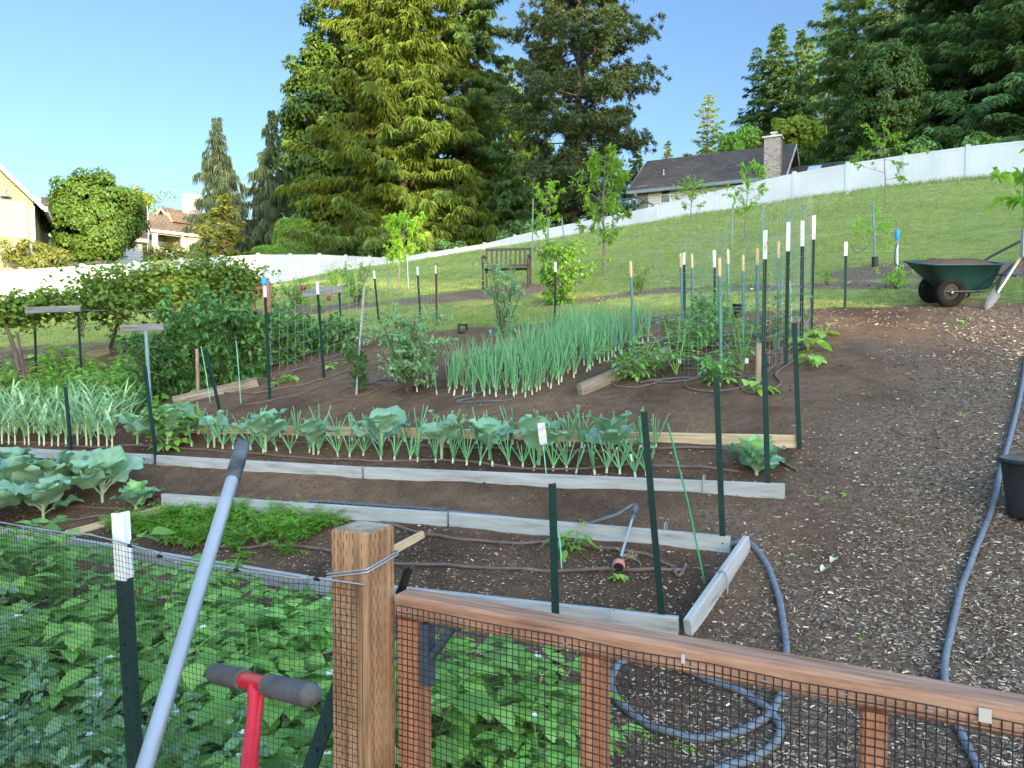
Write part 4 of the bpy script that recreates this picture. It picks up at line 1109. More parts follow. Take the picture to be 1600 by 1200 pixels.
# wand and its hose
WA, WB = G(993, 822) + np.array([0, 0, .12]), G(967, 893) + np.array([0, 0, .05])
ground_tube('garden_hose', [(480, 786, .0), (560, 790), (640, 795), (740, 806), (840, 821), (900, 829, .02), (950, 829, .07), (985, 821, .11), (994, 821, .12)], .013, 'hose_dark', 'dark hose along the path feeding the watering wand', 'hose', 'grey hoses')
wt = thing('watering_wand', 'silver watering wand with a round pinkish head lying in the front bed', 'watering wand', WA)
wd = nrm(WB - WA); wl_ = np.linalg.norm(WB - WA); o = np.zeros(3)
b = MB(); b.tube([wd * .12, wd * (wl_ - .03)], .0085, n=10); b.build('tube', M['alu'], wt)
b = MB(); b.tube([-wd * .03, wd * .0, wd * .09, wd * .12], [.014, .018, .017, .012], n=12); b.tube([wd * .05 + Z3 * .01, wd * .08 - Z3 * .03], .008, n=6); b.build('handle', M['grip_dark'], wt)
e = wd * wl_; hd = nrm(wd * .8 - np.array([0, .6, .1]))
b = MB(); b.tube([e - wd * .05, e - wd * .01], [.012, .02], n=14); b.build('neck', M['black'], wt)
b = MB(); b.tube([e - wd * .02, e, e + hd * .03, e + hd * .042], [.02, .036, .038, .035], n=20); b.build('head_ring', flat('pink_plastic', (.45, .16, .12), rough=.5), wt)
b = MB(); b.tube([e + hd * .03, e + hd * .046], .030, n=20); b.build('rose', M['black'], wt)

# ---------------------------------------------------------------- canes, stakes, tags
def stake(base, top, r, mat, label, name='cane', cat='stake', group='thin green canes', lean=0.0, square=False):
    B = G(*base); T = PY(top[0], top[1], B[1] + lean)
    b = MB()
    if square: b.beam(np.array([0, 0, -.1]), T - B, r * 2, r * 2, up=(0, 1, 0), ch=.003)
    else: b.tube([(0, 0, -.1), (T - B) * .5, T - B], r, n=7)
    o = b.build(name, M[mat]); o.location = B; tag(o, label, cat, group); return o
stake((1106, 906), (1043, 661), .0055, 'stake_green', 'tall green cane leaning left beside the short end board')
stake((879, 888), (873, 832), .005, 'stake_mint', 'short mint green cane beside the pepper seedling')
stake((330, 628), (314, 541), .006, 'stake_mint', 'mint green cane next to the short wooden stake by the raspberries')
stake((377, 630), (369, 533), .006, 'stake_mint', 'pale mint cane standing alone before the raspberries')
stake((1238, 508), (1234, 440), .006, 'stake_mint', 'green cane tied to the white-tipped posts of the tomato row')
stake((310, 618), (308, 545), .018, 'stake_wood', 'short brown wooden stake before the raspberries', 'wooden_stake', 'stake', 'wooden stakes', square=True)
stake((1184, 596), (1185, 536), .024, 'stake_wood', 'wide brown wooden stake near the lettuce', 'wooden_stake', 'stake', 'wooden stakes', square=True)
stake((556, 616), (569, 448), .013, 'board_grey', 'tall grey wooden pole leaning over the small staked bush', 'wooden_stake', 'stake', 'wooden stakes')
stake((42, 612), (27, 520), .022, 'bark', 'crooked bare trunk of the vine end at far left', 'vine_trunk', 'vine', 'wooden stakes')
# plant tag on a stick by the onions
B = G(856, 752); tg = thing('plant_tag', 'white seed packet on a pale stick in front of the onion row', 'plant tag', B)
T = PY(848, 690, B[1]) - B
b = MB(); b.tube([(0, 0, -.05), T * .9], .005, n=6); b.build('stick', M['stake_mint'], tg)
b = MB(); tq = T; b.beam(tq + np.array([.006, 0, -.02]), tq + np.array([-.012, 0, .14]), .058, .003, up=(0, 1, 0), ch=.001); b.build('packet', surf('seed_packet', [(.45, (.36, .37, .38)), (.55, (.62, .63, .63))], scale=22, rough=.6), tg)
for px, py, rz, lb in ((987, 721, .3, 'small white plant label lying in the onion bed'), (1062, 568, .1, 'white label tied below the leaning tomato beside the dowel posts'), (1167, 568, .0, 'white label hanging before the wire panel'), (560, 612, .5, 'white label at the foot of the grey pole'), (766, 521, .2, 'blue and white label stuck beside the tall olive-like shrub')):
    g = G(px, py); t = thing('plant_label', lb, 'plant tag', g, rz, 'small plant labels')
    b = MB(); b.beam((0, 0, .0), (.004, .02, .055), .035, .002, up=(0, 1, 0), ch=.0005); b.build('card', M['white'] if px != 766 else flat('blue_label', (.12, .28, .5)), t)

# ---------------------------------------------------------------- steel posts
tpost((872, 1132), (863, 756), 'dark green studded post rising behind the gate rail, nearest the gate')
tpost((1036, 986), (1006, 643), 'leaning dark green post with a spade foot at the end of the front bed', plate=True)
tpost((1130, 862), (1119, 588), 'dark green post at the inner corner of the front bed by the short end board')
tpost((1200, 777), (1194, 552), 'dark green post against the board end, in front of the lone cabbage head')
tpost((1249, 702), (1241, 504), 'dark green post at the right end of the pale yellow board')
tpost((244, 724), (225, 572), 'dark leaning post at the joint of boards left of the first cabbage')
tpost((111, 717), (101, 605), 'short dark post among the garlic')
tpost((345, 652), (321, 545), 'dark leaning post beside the short brown stake and mint cane')
tpost((1320, 483), (1322, 378), 'lone white-tipped post at the lawn edge left of the wheelbarrow', tip=.17)
tpost((867, 503), (868, 410), 'white-tipped post behind the tall onions, beside the round shrub', tip=.14)
rq, Bq, Tq = tpost((421, 624), (413, 443), 'post with a blue and white bottle top at the near end of the wire trellis', tip=.16)
m = MB(); Aq = Tq - Bq; m.tube([Aq * .985, Aq * .99, Aq * 1.035, Aq * 1.05], [.03, .036, .036, .02], n=12); m.build('bottle_top', M['tip_blue'], rq)
tpost((506, 593), (495, 440), 'white-tipped post in the middle of the wire trellis with the grey cross board behind', tip=.16)
tpost((534, 520), (529, 444), 'white-tipped post holding the right end of the cross board with red balls', tip=.13)
tpost((592, 505), (584, 423), 'white-tipped post right of the leaning grey pole', tip=.14)
tpost((657, 503), (652, 417), 'white-tipped post left of the red-tipped one', tip=.14)
tpost((683, 508), (681, 415), 'white-tipped post with an orange-red stake strapped to it', tip=.13)
stake((684, 510), (683, 412), .009, 'tip_orange', 'orange-red stake strapped to a white-tipped post', 'red_stake', 'stake', 'wooden stakes')
TG = 'white-tipped posts of the tomato row'
tpost((1192, 588), (1196, 360), 'nearest and left of the four big white-tipped posts in the tomato row', tip=.27, group=TG)
tpost((1228, 572), (1232, 347), 'second of the four big white-tipped posts, with a mint cane tied on', tip=.28, group=TG)
tpost((1252, 548), (1254, 345), 'third of the four big white-tipped posts beside the squash', tip=.26, group=TG)
tpost((1267, 524), (1272, 337), 'rightmost and farthest of the four big white-tipped posts', tip=.26, group=TG)
tpost((1070, 507), (1069, 395), 'white-tipped dark post touching a dowel-topped post', tip=.15, group='small white-tipped tomato posts')
tpost((1117, 500), (1116, 391), 'white-tipped dark post in the middle of the tomato cages', tip=.22, group='small white-tipped tomato posts')
# teal tubes with a bare wooden dowel in the top
def dowel_post(base, top, label, mat='post_teal', tl=.17):
    B = G(*base); T = PY(top[0], top[1], B[1]); A = T - B; L = np.linalg.norm(A)
    t = thing('dowel_post', label, 'post', B, 0, 'dowel-topped tomato posts')
    b = MB(); b.tube([-A / L * .1, A * (1 - tl / L)], .0165, n=10); b.build('tube', M[mat], t)
    b = MB(); b.tube([A * (1 - tl / L) - A / L * .01, A * .995, A], [.0175, .0175, .015], n=10); b.build('wooden_top', M['dowel_wood'], t)
for base, top, lb in (((992, 562), (985, 408), 'dowel-topped post nearest the thick weathered board'), ((1067, 512), (1063, 396), 'dowel-topped post paired with a white-tipped one'),
                      ((1082, 505), (1081, 397), 'dowel-topped post just right of the paired posts'), ((1127, 590), (1124, 403), 'tall dowel-topped post in the front of the tomato cages'),
                      ((1139, 500), (1137, 390), 'dowel-topped post farthest back behind the tall front one'), ((1162, 545), (1161, 398), 'dowel-topped post at the edge of the wire panel'),
                      ((1184, 540), (1183, 388), 'dowel-topped post just behind the nearest big white-tipped post'), ((1216, 545), (1216, 377), 'dowel-topped post between the first two big white-tipped posts')):
    dowel_post(base, top, lb)
# lawn stakes by young trees
for base, top, lb in (((831, 408), (833, 310), 'grey-green tree stake left of the sparse pale sapling'), ((858, 424), (856, 342), 'grey-green stake in the middle of the pale sapling'), ((884, 400), (878, 342), 'grey-green stake right of the pale sapling'),
                      ((1143, 386), (1145, 318), 'grey-green stake left of the small staked lawn tree'), ((1191, 375), (1191, 316), 'grey-green stake right of the small staked lawn tree'),
                      ((607, 448), (604, 398), 'tree stake left of the lime green young tree'), ((638, 450), (636, 398), 'tree stake right of the lime green young tree')):
    stake(base, top, .018, 'post_grey', lb, 'tree_stake', 'stake', 'tree stakes on the lawn')

# ---------------------------------------------------------------- trellis frames
def crossbar(a, b_, w, h, dep, label, name='trellis_crossbar', extra=None, balls=False, dy=0.0):
    A = PY(a[0], a[1], dep); B = PY(b_[0], b_[1], dep + dy)
    o = thing(name, label, 'crossbar', A, 0, 'grey trellis crossbars')
    m = MB(); m.beam((0, 0, 0), B - A, w, h, ch=.004); m.build('board', M['board_bar'], o)
    return o, A, B
gA = G(55, 592); gB = G(124, 592)
tpost((56, 592), (53, 490), 'dark post under the left end of the double-post crossbar')
tpost((127, 592), (121, 484), 'dark post under the right end of the double-post crossbar')
crossbar((40, 485), (126, 482), .04, .10, gB[1] - .06, 'long grey crossbar resting on two dark posts at left')
g1 = G(238, 650)
crossbar((190, 513), (256, 511), .04, .085, g1[1] - .05, 'short grey crossbar on a single teal pole')
st_ = stake((236, 652), (228, 517), .024, 'post_grey', 'grey-teal pole carrying the short crossbar', 'trellis_pole', 'pole', 'tree stakes on the lawn')
g2 = G(534, 520)
crossbar((473, 459), (535, 451), .04, .13, g2[1] - .06, 'grey crossbar with red balls beside it, behind the wire trellis')
for px, py, r, lb in ((474, 450, .045, 'left dark red ball hanging on the wire trellis'), (514, 466, .042, 'right dark red ball hanging lower on the wire trellis')):
    p = PY(px, py, g2[1] - .35); t = thing('red_ball', lb, 'ball', p, 0, 'red balls')
    b = MB(); k = np.linspace(-math.pi / 2, math.pi / 2, 12); b.lathe([(max(.001, math.cos(a) * r), math.sin(a) * r) for a in k], 18); b.build('ball', surf('dark_red_gloss', [(.3, (.16, .006, .02)), (.7, (.25, .012, .035))], scale=14, rough=.3), t)
    b = MB(); b.tube([(0, 0, r * .95), (.01, 0, r + .06), (.0, 0, r + .09)], .002, n=5); b.build('hook', M['wire'], t)
# vine wires
for a, b_, d0, d1, lb in (((125, 484), (400, 445), gB[1], 16.0, 'sagging wire from the left crossbar along the vine'), ((40, 484), (330, 452), gA[1], 18.0, 'back wire under the vine leaves')):
    A = PY(*a, d0); B = PY(*b_, d1); n = 14
    P = [A + (B - A) * i / n - Z3 * .22 * math.sin(math.pi * i / n) for i in range(n + 1)]
    m = MB(); m.tube([p - A for p in P], .006, n=5); o = m.build('trellis_wire', M['wire']); o.location = A; tag(o, lb, 'wire', 'trellis wires')

# wire panels and cages
def wire_panel(pts, h, cw, chh, r, label, mat='wire', group='wire mesh panels', name='wire_panel', z0=.05):
    """welded wire panel along a ground polyline"""
    P = [np.array(p) for p in pts]; seg = [np.linalg.norm(P[i + 1] - P[i]) for i in range(len(P) - 1)]; tot = sum(seg)
    def at(d):
        for i, s_ in enumerate(seg):
            if d <= s_ + 1e-6: return P[i] + (P[i + 1] - P[i]) * d / s_
            d -= s_
        return P[-1]
    m = MB(); n = int(tot / cw)
    for i in range(n + 1):
        p = at(i * cw) - P[0]; w_ = .006 * math.sin(i * 1.3)
        m.tube([p + Z3 * z0, p + np.array([w_, 0, z0 + h / 2]), p + Z3 * (z0 + h)], r, n=4, caps=False)
    for j in range(int(h / chh) + 1):
        z = z0 + j * chh
        m.tube([at(tot * k / 16) - P[0] + Z3 * (z + .004 * math.sin(k + j)) for k in range(17)], r, n=4, caps=False)
    o = m.build(name, M[mat]); o.location = P[0]; tag(o, label, 'wire panel', group); return o
A, B = G(424, 622), G(505, 592); dAB = B - A
wire_panel([A, B, B + dAB * 1.1], 1.25, .125, .15, .0015, 'square wire trellis panel in front of the raspberries', z0=.25)
A2, B2 = G(534, 520), G(700, 512)
wire_panel([A2, G(592, 506), G(657, 504), G(683, 508)], .75, .15, .15, .0015, 'faint wire fence between the white-tipped posts behind the bushes', z0=.15)
P1, P4 = G(1192, 588), G(1267, 524)
wire_panel([P1, G(1228, 572), G(1252, 548), P4], 1.55, .105, .155, .0016, 'tall wire panel on the four big white-tipped posts')
wire_panel([G(1167, 578), G(1216, 560), G(1240, 530)], 1.40, .125, .2, .0013, 'tall wire panel just left of the big white-tipped posts', 'wire_green')
def cage(c, r, h, label, n=8, rings=5, wr=.0012):
    m = MB()
    for i in range(n):
        a = i * 2 * math.pi / n; p = np.array([math.cos(a) * r, math.sin(a) * r, 0])
        m.tube([p, p + Z3 * h], wr, n=4, caps=False)
    k = np.linspace(0, 2 * math.pi, 25)
    for j in range(rings + 1):
        z = h * (.12 + .88 * j / rings)
        m.tube(np.stack([np.cos(k) * r, np.sin(k) * r, np.full(25, z)], -1), wr, n=4, caps=False)
    o = m.build('tomato_cage', M['wire_green']); o.location = c; tag(o, label, 'tomato cage', 'round wire tomato cages'); return o
def drip_ring(c, r, label, open_=0.0):
    k = np.linspace(0, 2 * math.pi * (1 - open_), 30)
    P = np.stack([np.cos(k) * r, np.sin(k) * r * 1.0, np.zeros(30)], -1)
    for p in P: p[2] = H(c[0] + p[0], c[1] + p[1]) - c[2] + .010
    m = MB(); m.tube(P, .011, n=8); o = m.build('drip_ring', M['drip']); o.location = c; tag(o, label, 'drip ring', 'drip rings round the tomatoes'); return o
for i, (px, py, rr, sc, hs, lb) in enumerate(((996, 594, .26, 1.05, 1.3, 'in front of the thick weathered board'), (1057, 585, .30, 1.1, 1.3, 'with a white label at its foot'), (1120, 600, .30, .75, 1.25, 'round the tall front dowel post'),
                                              (1160, 578, .28, 1.0, 1.3, 'behind the wide wooden stake'), (1095, 545, .28, 1.15, 1.25, 'left of the middle white-tipped post'), (1150, 535, .28, 1.2, 1.25, 'farthest right in the back row'),
                                              (1105, 505, .28, 1.1, 1.2, 'in the back row under the middle white-tipped post'), (1210, 545, .28, 1.1, 1.2, 'between the big white-tipped posts'))):
    c = G(px, py)
    TOM.put(c, R.random() * 6, sc * 1.15, 'bushy young tomato plant ' + lb, 'young tomato plants')
    drip_ring(c, rr, 'brown drip ring round the tomato ' + lb)
    cage(c + np.array([0, .12, 0]), rr * .95, hs, 'round wire cage over the tomato ' + lb)
PEP.put(G(893, 862), .5, 1.0, 'small pepper seedling beside the short mint cane', 'young peppers')
PEP.put(G(1075, 540), 1.5, 1.6, 'pepper-like seedling behind the labelled tomato', 'young peppers')
SQU.put(G(1180, 612), .3, 1.0, 'light green lettuce by the wide wooden stake', 'light green squash and lettuce')
SQU.put(G(1262, 548), 2.3, 1.0, 'light green squash with a pale leaf at the third white-tipped post', 'light green squash and lettuce')
SQU.put(G(1287, 524), 4.3, 1.05, 'rightmost light green squash at the edge of bare soil', 'light green squash and lettuce')
SQU.put(G(1270, 572), 1.3, .8, 'small light green squash nearest the dark post top', 'light green squash and lettuce')
for px, py, s in ((435, 600, .6), (455, 598, .7), (520, 575, .6), (640, 558, .6), (425, 606, .5)): SQU.put(G(px, py), R.random() * 6, s, 'small pale squash seedling between the drip hoses', 'squash seedlings between hoses')
for px, py in ((1010, 1155), (1060, 1165), (1150, 1160), (1345, 1000), (1420, 640), (1330, 725), (1320, 775), (1280, 700), (1285, 780), (1230, 870), (985, 955), (1500, 650), (1560, 560), (1075, 1175), (1500, 505), (1515, 500), (960, 905)):
    WEED.put(G(px, py), R.random() * 6, R.uniform(.3, .75) * (2.2 if py < 520 else 1), 'tiny green weed on the bare soil', 'small weeds')

# ---------------------------------------------------------------- planted rows
def lerp(a, b, u): return a[0] + (b[0] - a[0]) * u, a[1] + (b[1] - a[1]) * u
n = 33
for i in range(n):
    u = (i + R.uniform(-.25, .25)) / (n - 1); px, py = lerp((300, 697), (1015, 744), max(0, u))
    LEEK.put(G(px, py + R.uniform(-2, 3)), R.random() * 6.3, R.uniform(.8, 1.12), 'trimmed onion with a white base in the front row of the second bed', 'front row of trimmed onions')
n = 34
for i in range(n):
    u = (i + R.uniform(-.25, .25)) / (n - 1); px, py = lerp((310, 681), (1020, 704), max(0, u))
    LEEK.put(G(px, py - R.uniform(0, 3)), R.random() * 6.3, R.uniform(.85, 1.2), 'trimmed onion in the back row beside the pale yellow board', 'back row of trimmed onions')
for i, (px, py, s) in enumerate(((262, 700, 1.15), (335, 695, .95), (415, 702, .98), (490, 706, .9), (596, 708, 1.0), (690, 712, 1.05), (765, 714, .8), (842, 722, 1.05), (952, 722, 1.0), (215, 690, 1.0))):
    CAB.put(G(px, py + 4), R.random() * 6.3, s * 1.08, 'young blue-green cabbage among the onions', 'young cabbages among the onions')
CABH.put(G(1182, 742), .4, 1.05, 'lone cabbage head at the right end of the second bed', 'cabbage heads')
CABH.put(G(212, 796), 2.4, 1.0, 'rounded cabbage head by the low pale cross board', 'cabbage heads')
for px, py, s in ((160, 785, 1.0), (68, 812, .95), (25, 790, 1.0), (95, 775, .9), (-20, 830, 1.0), (20, 765, .9), (-45, 790, .9), (130, 765, .8)):
    CABB.put(G(px, py), R.random() * 6.3, s * 1.15, 'big spreading cabbage at the left end of the front bed', 'big spreading cabbages')
POT.put(G(263, 702), 1.0, 1.1, 'potato-like leafy plant at the post where the garlic ends', 'leafy plant by the garlic')
for i in range(78):
    row = i % 3; u = (i // 3 + R.uniform(-.3, .3)) / 25
    px, py = lerp(((-90, 690), (-90, 672), (-90, 655))[row], ((176, 700), (180, 680), (205, 662))[row], u)
    GAR.put(G(px, py), R.random() * 6.3, R.uniform(1.0, 1.3), 'grey-green garlic with arching leaves in the left bed', 'garlic plants')
for i in range(85):
    u, v = R.random(), R.random()
    a = lerp((150, 838), (268, 800), v); b_ = lerp((445, 868), (515, 815), v); px, py = lerp(a, b_, u)
    if v < .3 and u > .75: continue
    CAR.put(G(px, py), R.random() * 6.3, R.uniform(.65, 1.3), 'feathery carrot top in the front bed', 'carrot tops', tilt=(R.gauss(0, .12), R.gauss(0, .12)))
for px, py in ((525, 822), (510, 818), (378, 876), (450, 868)): CAR.put(G(px, py), R.random() * 6.3, .9, 'feathery carrot top standing apart from the carrot patch', 'stray carrot tops')
a0, a1, c0, c1 = G(690, 616), G(825, 620), G(905, 528), G(1012, 534)
for r_ in range(30):
    for k in range(7):
        v = (r_ + R.uniform(-.25, .25)) / 29; u = (k + R.uniform(-.3, .3)) / 6
        p = (a0 + (a1 - a0) * u) * (1 - v) + (c0 + (c1 - c0) * u) * v
        ONI.put(on(p[0], p[1]), R.random() * 6.3, R.uniform(.8, 1.12), 'tall green onion in the dense block', 'tall onions in the dense block')
for px, py in ((652, 612), (668, 606), (700, 604), (715, 600)): ONI.put(G(px, py), R.random() * 6, .95, 'tall green onion standing apart before the dense block', 'stray tall onions')

# ---------------------------------------------------------------- shrubs of the upper garden
def place(o, px, py, label, sc=1.0, rz=None, group=None):
    o.location = G(px, py); o.rotation_euler = (0, 0, R.random() * 6.3 if rz is None else rz); o.scale = (sc,) * 3; o['label'] = label
    if group: o['group'] = group
    return o
place(mk_shrub('blueberry_bush', 'bush', 'blueb', .9, 1.1, 5200, .055, .5, 31, 16, .010), 640, 612, 'round grey-green blueberry bush left of the tall onions')
place(mk_shrub('olive_shrub', 'bush', 'blueb', 1.12, .85, 2900, .055, .42, 32, 13, .010, low=.03), 787, 525, 'tall airy grey-green shrub behind the tall onions')
place(mk_shrub('small_bush', 'bush', 'rasp', .62, .34, 1500, .042, .55, 33, 8, .008), 560, 614, 'small thin bush tied to the leaning grey pole')
place(mk_shrub('lawn_shrub', 'bush', 'midg', 1.25, 1.0, 4200, .08, .5, 34, 18, .011, low=.0), 872, 476, 'upright round green shrub on the lawn beside the white-tipped post')
drip_ring(G(562, 610), .26, 'brown drip ring round the small thin bush')
drip_ring(G(640, 612), .24, 'brown drip ring under the blueberry bush', .3)
for px, py, h, w_, n, ll, lb in ((245, 628, .95, 1.0, 2600, .085, 'raspberry bush at the left end of the row'), (300, 612, 1.25, 1.1, 3600, .09, 'tallest raspberry bush behind the short brown stake'), (350, 602, 1.2, 1.05, 3400, .09, 'raspberry bush right of the mint cane'),
                             (395, 590, .95, .9, 2700, .085, 'raspberry bush at the near end of the wire trellis'), (450, 568, .8, 1.0, 2200, .08, 'raspberry bush behind the wire trellis'), (500, 552, .68, .9, 1700, .08, 'raspberry bush behind the middle trellis post'), (540, 545, .5, .8, 1000, .08, 'raspberry bush at the far end of the wire trellis'), (330, 565, 1.2, 1.2, 2600, .09, 'raspberry bush in the second row below the vine')):
    place(mk_shrub('raspberry_bush', 'bush', 'rasp', h * 1.05, w_, n, ll, .65, int(px), 12, .008, low=.0, prof=((0, .05), (.35, 1), (1, .03)), lbend=.35), px, py, lb, group='raspberry bushes')
place(mk_shrub('small_lawn_shrub', 'bush', 'midg', .8, .9, 900, .07, .5, 61, 9, .01), 462, 482, 'low loose shrub on the mulch ring behind the trellis', group='low shrubs behind the trellis')
place(mk_shrub('small_lawn_shrub', 'bush', 'midg', 1.0, .95, 1100, .07, .5, 62, 9, .01), 560, 478, 'taller loose shrub right of the leaning pole top', group='low shrubs behind the trellis')
place(mk_shrub('small_lawn_shrub', 'bush', 'lime', .7, .6, 600, .07, .5, 63, 9, .01), 522, 452, 'small bright shrub against the white fence', group='low shrubs behind the trellis')
place(mk_shrub('small_lawn_shrub', 'bush', 'lime', .5, .6, 500, .06, .5, 64, 7, .008), 1400, 452, 'small yellow-green seedling in the strip left of the wheelbarrow', .75, group='low shrubs behind the trellis')
place(mk_shrub('small_lawn_shrub', 'bush', 'lime', .5, .5, 300, .06, .5, 65, 7, .008), 1292, 446, 'tiny yellow-green seedling in the mulch strip', .5, group='low shrubs behind the trellis')
place(mk_shrub('rose_bush', 'bush', 'midg', .5, .5, 500, .06, .5, 66, 7, .008), 1000, 459, 'small leafy flowering bush with white blooms in the mulch strip', .9)
for px, py, lb in ((994, 432, 'left white bloom above the mulch strip'), (1003, 421, 'right white bloom above the mulch strip'), (1044, 443, 'white bloom low in the mulch strip')):
    c = G(1000, 459); p = PY(px, py, c[1]); t = thing('white_bloom', lb, 'flower', p, 0, 'white blooms'); m = MB()
    flowers(m, [(0, 0, 0), (.01, -.01, .02), (-.02, 0, .01)], .06, 6); m.build('petals', M['flower_white'], t); m = MB(); m.tube([(0, 0, 0), (0, .02, -.25)], .004, n=5); m.build('stem', M['stem'], t)

# grape vine over the left wire: trunk + long mass of leaves
def mk_vine(pts, wid, hgt, n, seed, label, trunks):
    g = np.random.default_rng(seed)
    t = thing('grape_vine', label, 'vine', pts[0], 0, 'grape vines on the wire'); o0 = np.array(pts[0])
    lm, sm = MB(), MB()
    pts = smooth_path(pts, 6)
    sm.tube(pts - o0, .02, n=6)
    P, D = [], []
    nsh = n // 26
    for i in range(nsh):
        u = g.uniform(0, len(pts) - 1.01); k = int(u); p = pts[k] + (pts[k + 1] - pts[k]) * (u - k)
        f = .55 + .45 * math.sin(u * .9 + seed) ** 2
        a = g.uniform(0, 6.3); c = curve(p, rdir(a, g.uniform(-.5, 1.3)), wid * f * g.uniform(.4, 1), 8, sag=.9, wig=.12)
        sm.tube(c - o0, .004, n=3, caps=False)
        for j in range(26):
            q = c[min(8, int(g.uniform(1, 9)))] + g.normal(0, .09, 3) * np.array([1, 1, hgt])
            P.append(q - o0); D.append(nrm(rdir(g.uniform(0, 6.3), g.uniform(-.6, .3))))
    m = len(P); L = g.uniform(.055, .10, m)
    lm.leaves(np.array(P), np.array(D), nrm(Z3 * 1.1 + g.normal(0, .55, (m, 3)) - np.array([0, .35, 0])), L, L * .95, prof=((0, .35), (.3, 1), (.65, .75), (1, .05)), bend=.25, fold=.2)
    for b0, tp_ in trunks:
        c = smooth_path([b0, (np.array(b0) * .5 + np.array(tp_) * .5) + g.normal(0, .05, 3), tp_], 6); sm.tube(c - o0, np.linspace(.045, .02, len(c)), n=7)
    lm.build('foliage', M['grape'], t); sm.build('stems', M['bark'], t)
    return t
v = [PY(390, 440, 15.8), PY(330, 440, 15.2), PY(270, 448, 14.6), PY(205, 458, 14.0), PY(140, 468, 13.0)]
mk_vine(v, .95, .8, 13000, 5, 'long grape vine mass over the wire in front of the white fence', [(G(245, 508), v[2] - Z3 * .1), (G(172, 545), v[3] - Z3 * .1)])
v = [PY(110, 476, 13.6), PY(60, 480, 13.2), PY(0, 490, 12.6), PY(-80, 498, 12.0)]
mk_vine(v, .55, .7, 3600, 6, 'shorter grape vine with lower leaves at the left side', [(G(36, 610), v[2])])
place(mk_shrub('small_lawn_shrub', 'bush', 'lime', 1.3, .9, 500, .06, .6, 67, 8, .01), 128, 520, 'wispy shrub rising above the vine before the bright fence', 1.1, group='low shrubs behind the trellis')
for i in range(60):
    px, py = R.uniform(-20, 245), R.uniform(560, 655)
    if py < 578 and px > 70 and R.random() < .6: continue
    STR.put(G(px, py), R.random() * 6.3, R.uniform(.9, 1.5), 'low leafy green plant in the patch between the garlic and the planks', 'low leafy plants at left')
for px, py in ((92, 575), (60, 560), (110, 560)): SQU.put(G(px, py), R.random() * 6, 1.6, 'light leafy plant behind the cracked plank', 'light leaves behind the planks')

# ---------------------------------------------------------------- lawn trees
place(mk_tree('young_tree', 'tree', 'lime', 1.95, 1.35, .3, 2600, .09, .5, 71, .022, nb=20, up=.75), 622, 452, 'lime green young tree between two stakes in front of the dark cedar', group='young trees on the lawn')
place(mk_tree('young_tree', 'tree', 'lime', 2.75, 1.3, .25, 1300, .135, .42, 72, .03, nb=22, up=.65, prof=LANCE), 944, 432, 'leafy young cherry tree with long drooping leaves', group='young trees on the lawn')
place(mk_tree('young_tree', 'tree', 'lime', 2.2, 1.25, .45, 560, .10, .5, 73, .016, nb=13, up=.7), 858, 418, 'sparse pale sapling held by three grey stakes', group='young trees on the lawn')
place(mk_tree('young_tree', 'tree', 'lime', 1.75, 1.8, .3, 1900, .08, .5, 74, .02, nb=15, up=.55), 1079, 347, 'wide airy sapling in front of the grey house window', group='young trees on the lawn')
place(mk_tree('young_tree', 'tree', 'lime', 2.1, 1.1, .3, 1300, .085, .42, 75, .018, nb=16, up=.6), 1163, 374, 'small lawn tree between two thin stakes', group='young trees on the lawn')
place(mk_tree('young_tree', 'tree', 'lime', 2.4, 2.2, .35, 1000, .09, .5, 76, .022, nb=9, up=.18, flat_=.25), 1384, 322, 'sparse apple tree with level arms before the white fence', rz=0.1, group='young trees on the lawn')
place(mk_tree('young_tree', 'tree', 'lime', 1.0, .85, .2, 420, .06, .5, 77, .012, nb=9, up=.5), 1366, 413, 'thin sapling in a grey tube left of the blue-topped stake', group='young trees on the lawn')
tb_ = G(1367, 416); t = thing('tube_stake', 'grey tube stake with a black base beside the thin sapling', 'stake', tb_, 0)
m = MB(); m.tube([(0, 0, .05), PY(1364, 315, tb_[1]) - tb_], .016, n=8); m.build('tube', M['post_grey'], t)
m = MB(); m.tube([(0, 0, -.05), (0, 0, .15)], .05, n=12); m.build('base', M['black'], t)
m = MB(); m.tube(smooth_path([(-.03, -.02, .62), (-.12, -.02, .35), (-.30, 0, .22), (-.42, 0, .38)], 5), .008, n=5); m.build('hose_loop', M['hose'], t)
bb_ = G(1402, 420); t = thing('blue_topped_stake', 'white stake with a bright blue top left of the wheelbarrow', 'stake', bb_, 0)
A = PY(1402, 358, bb_[1]) - bb_; m = MB(); m.tube([-Z3 * .1, A * .72], .016, n=8); m.build('stake', M['white'], t)
m = MB(); m.tube([A * .70, A * .74, A * .97, A], [.02, .032, .032, .022], n=10); m.build('blue_top', flat('blue_bottle', (.02, .25, .62), rough=.35), t)
m = MB(); m.tube(smooth_path([A * .68 + np.array([-.01, -.03, 0]), A * .4 + np.array([-.05, -.03, 0]), A * .1 + np.array([-.03, -.03, 0]), np.array([.15, -.05, .02]), np.array([.7, -.1, .02])], 6), .011, n=6); m.build('hose', M['hose_dark'], t)
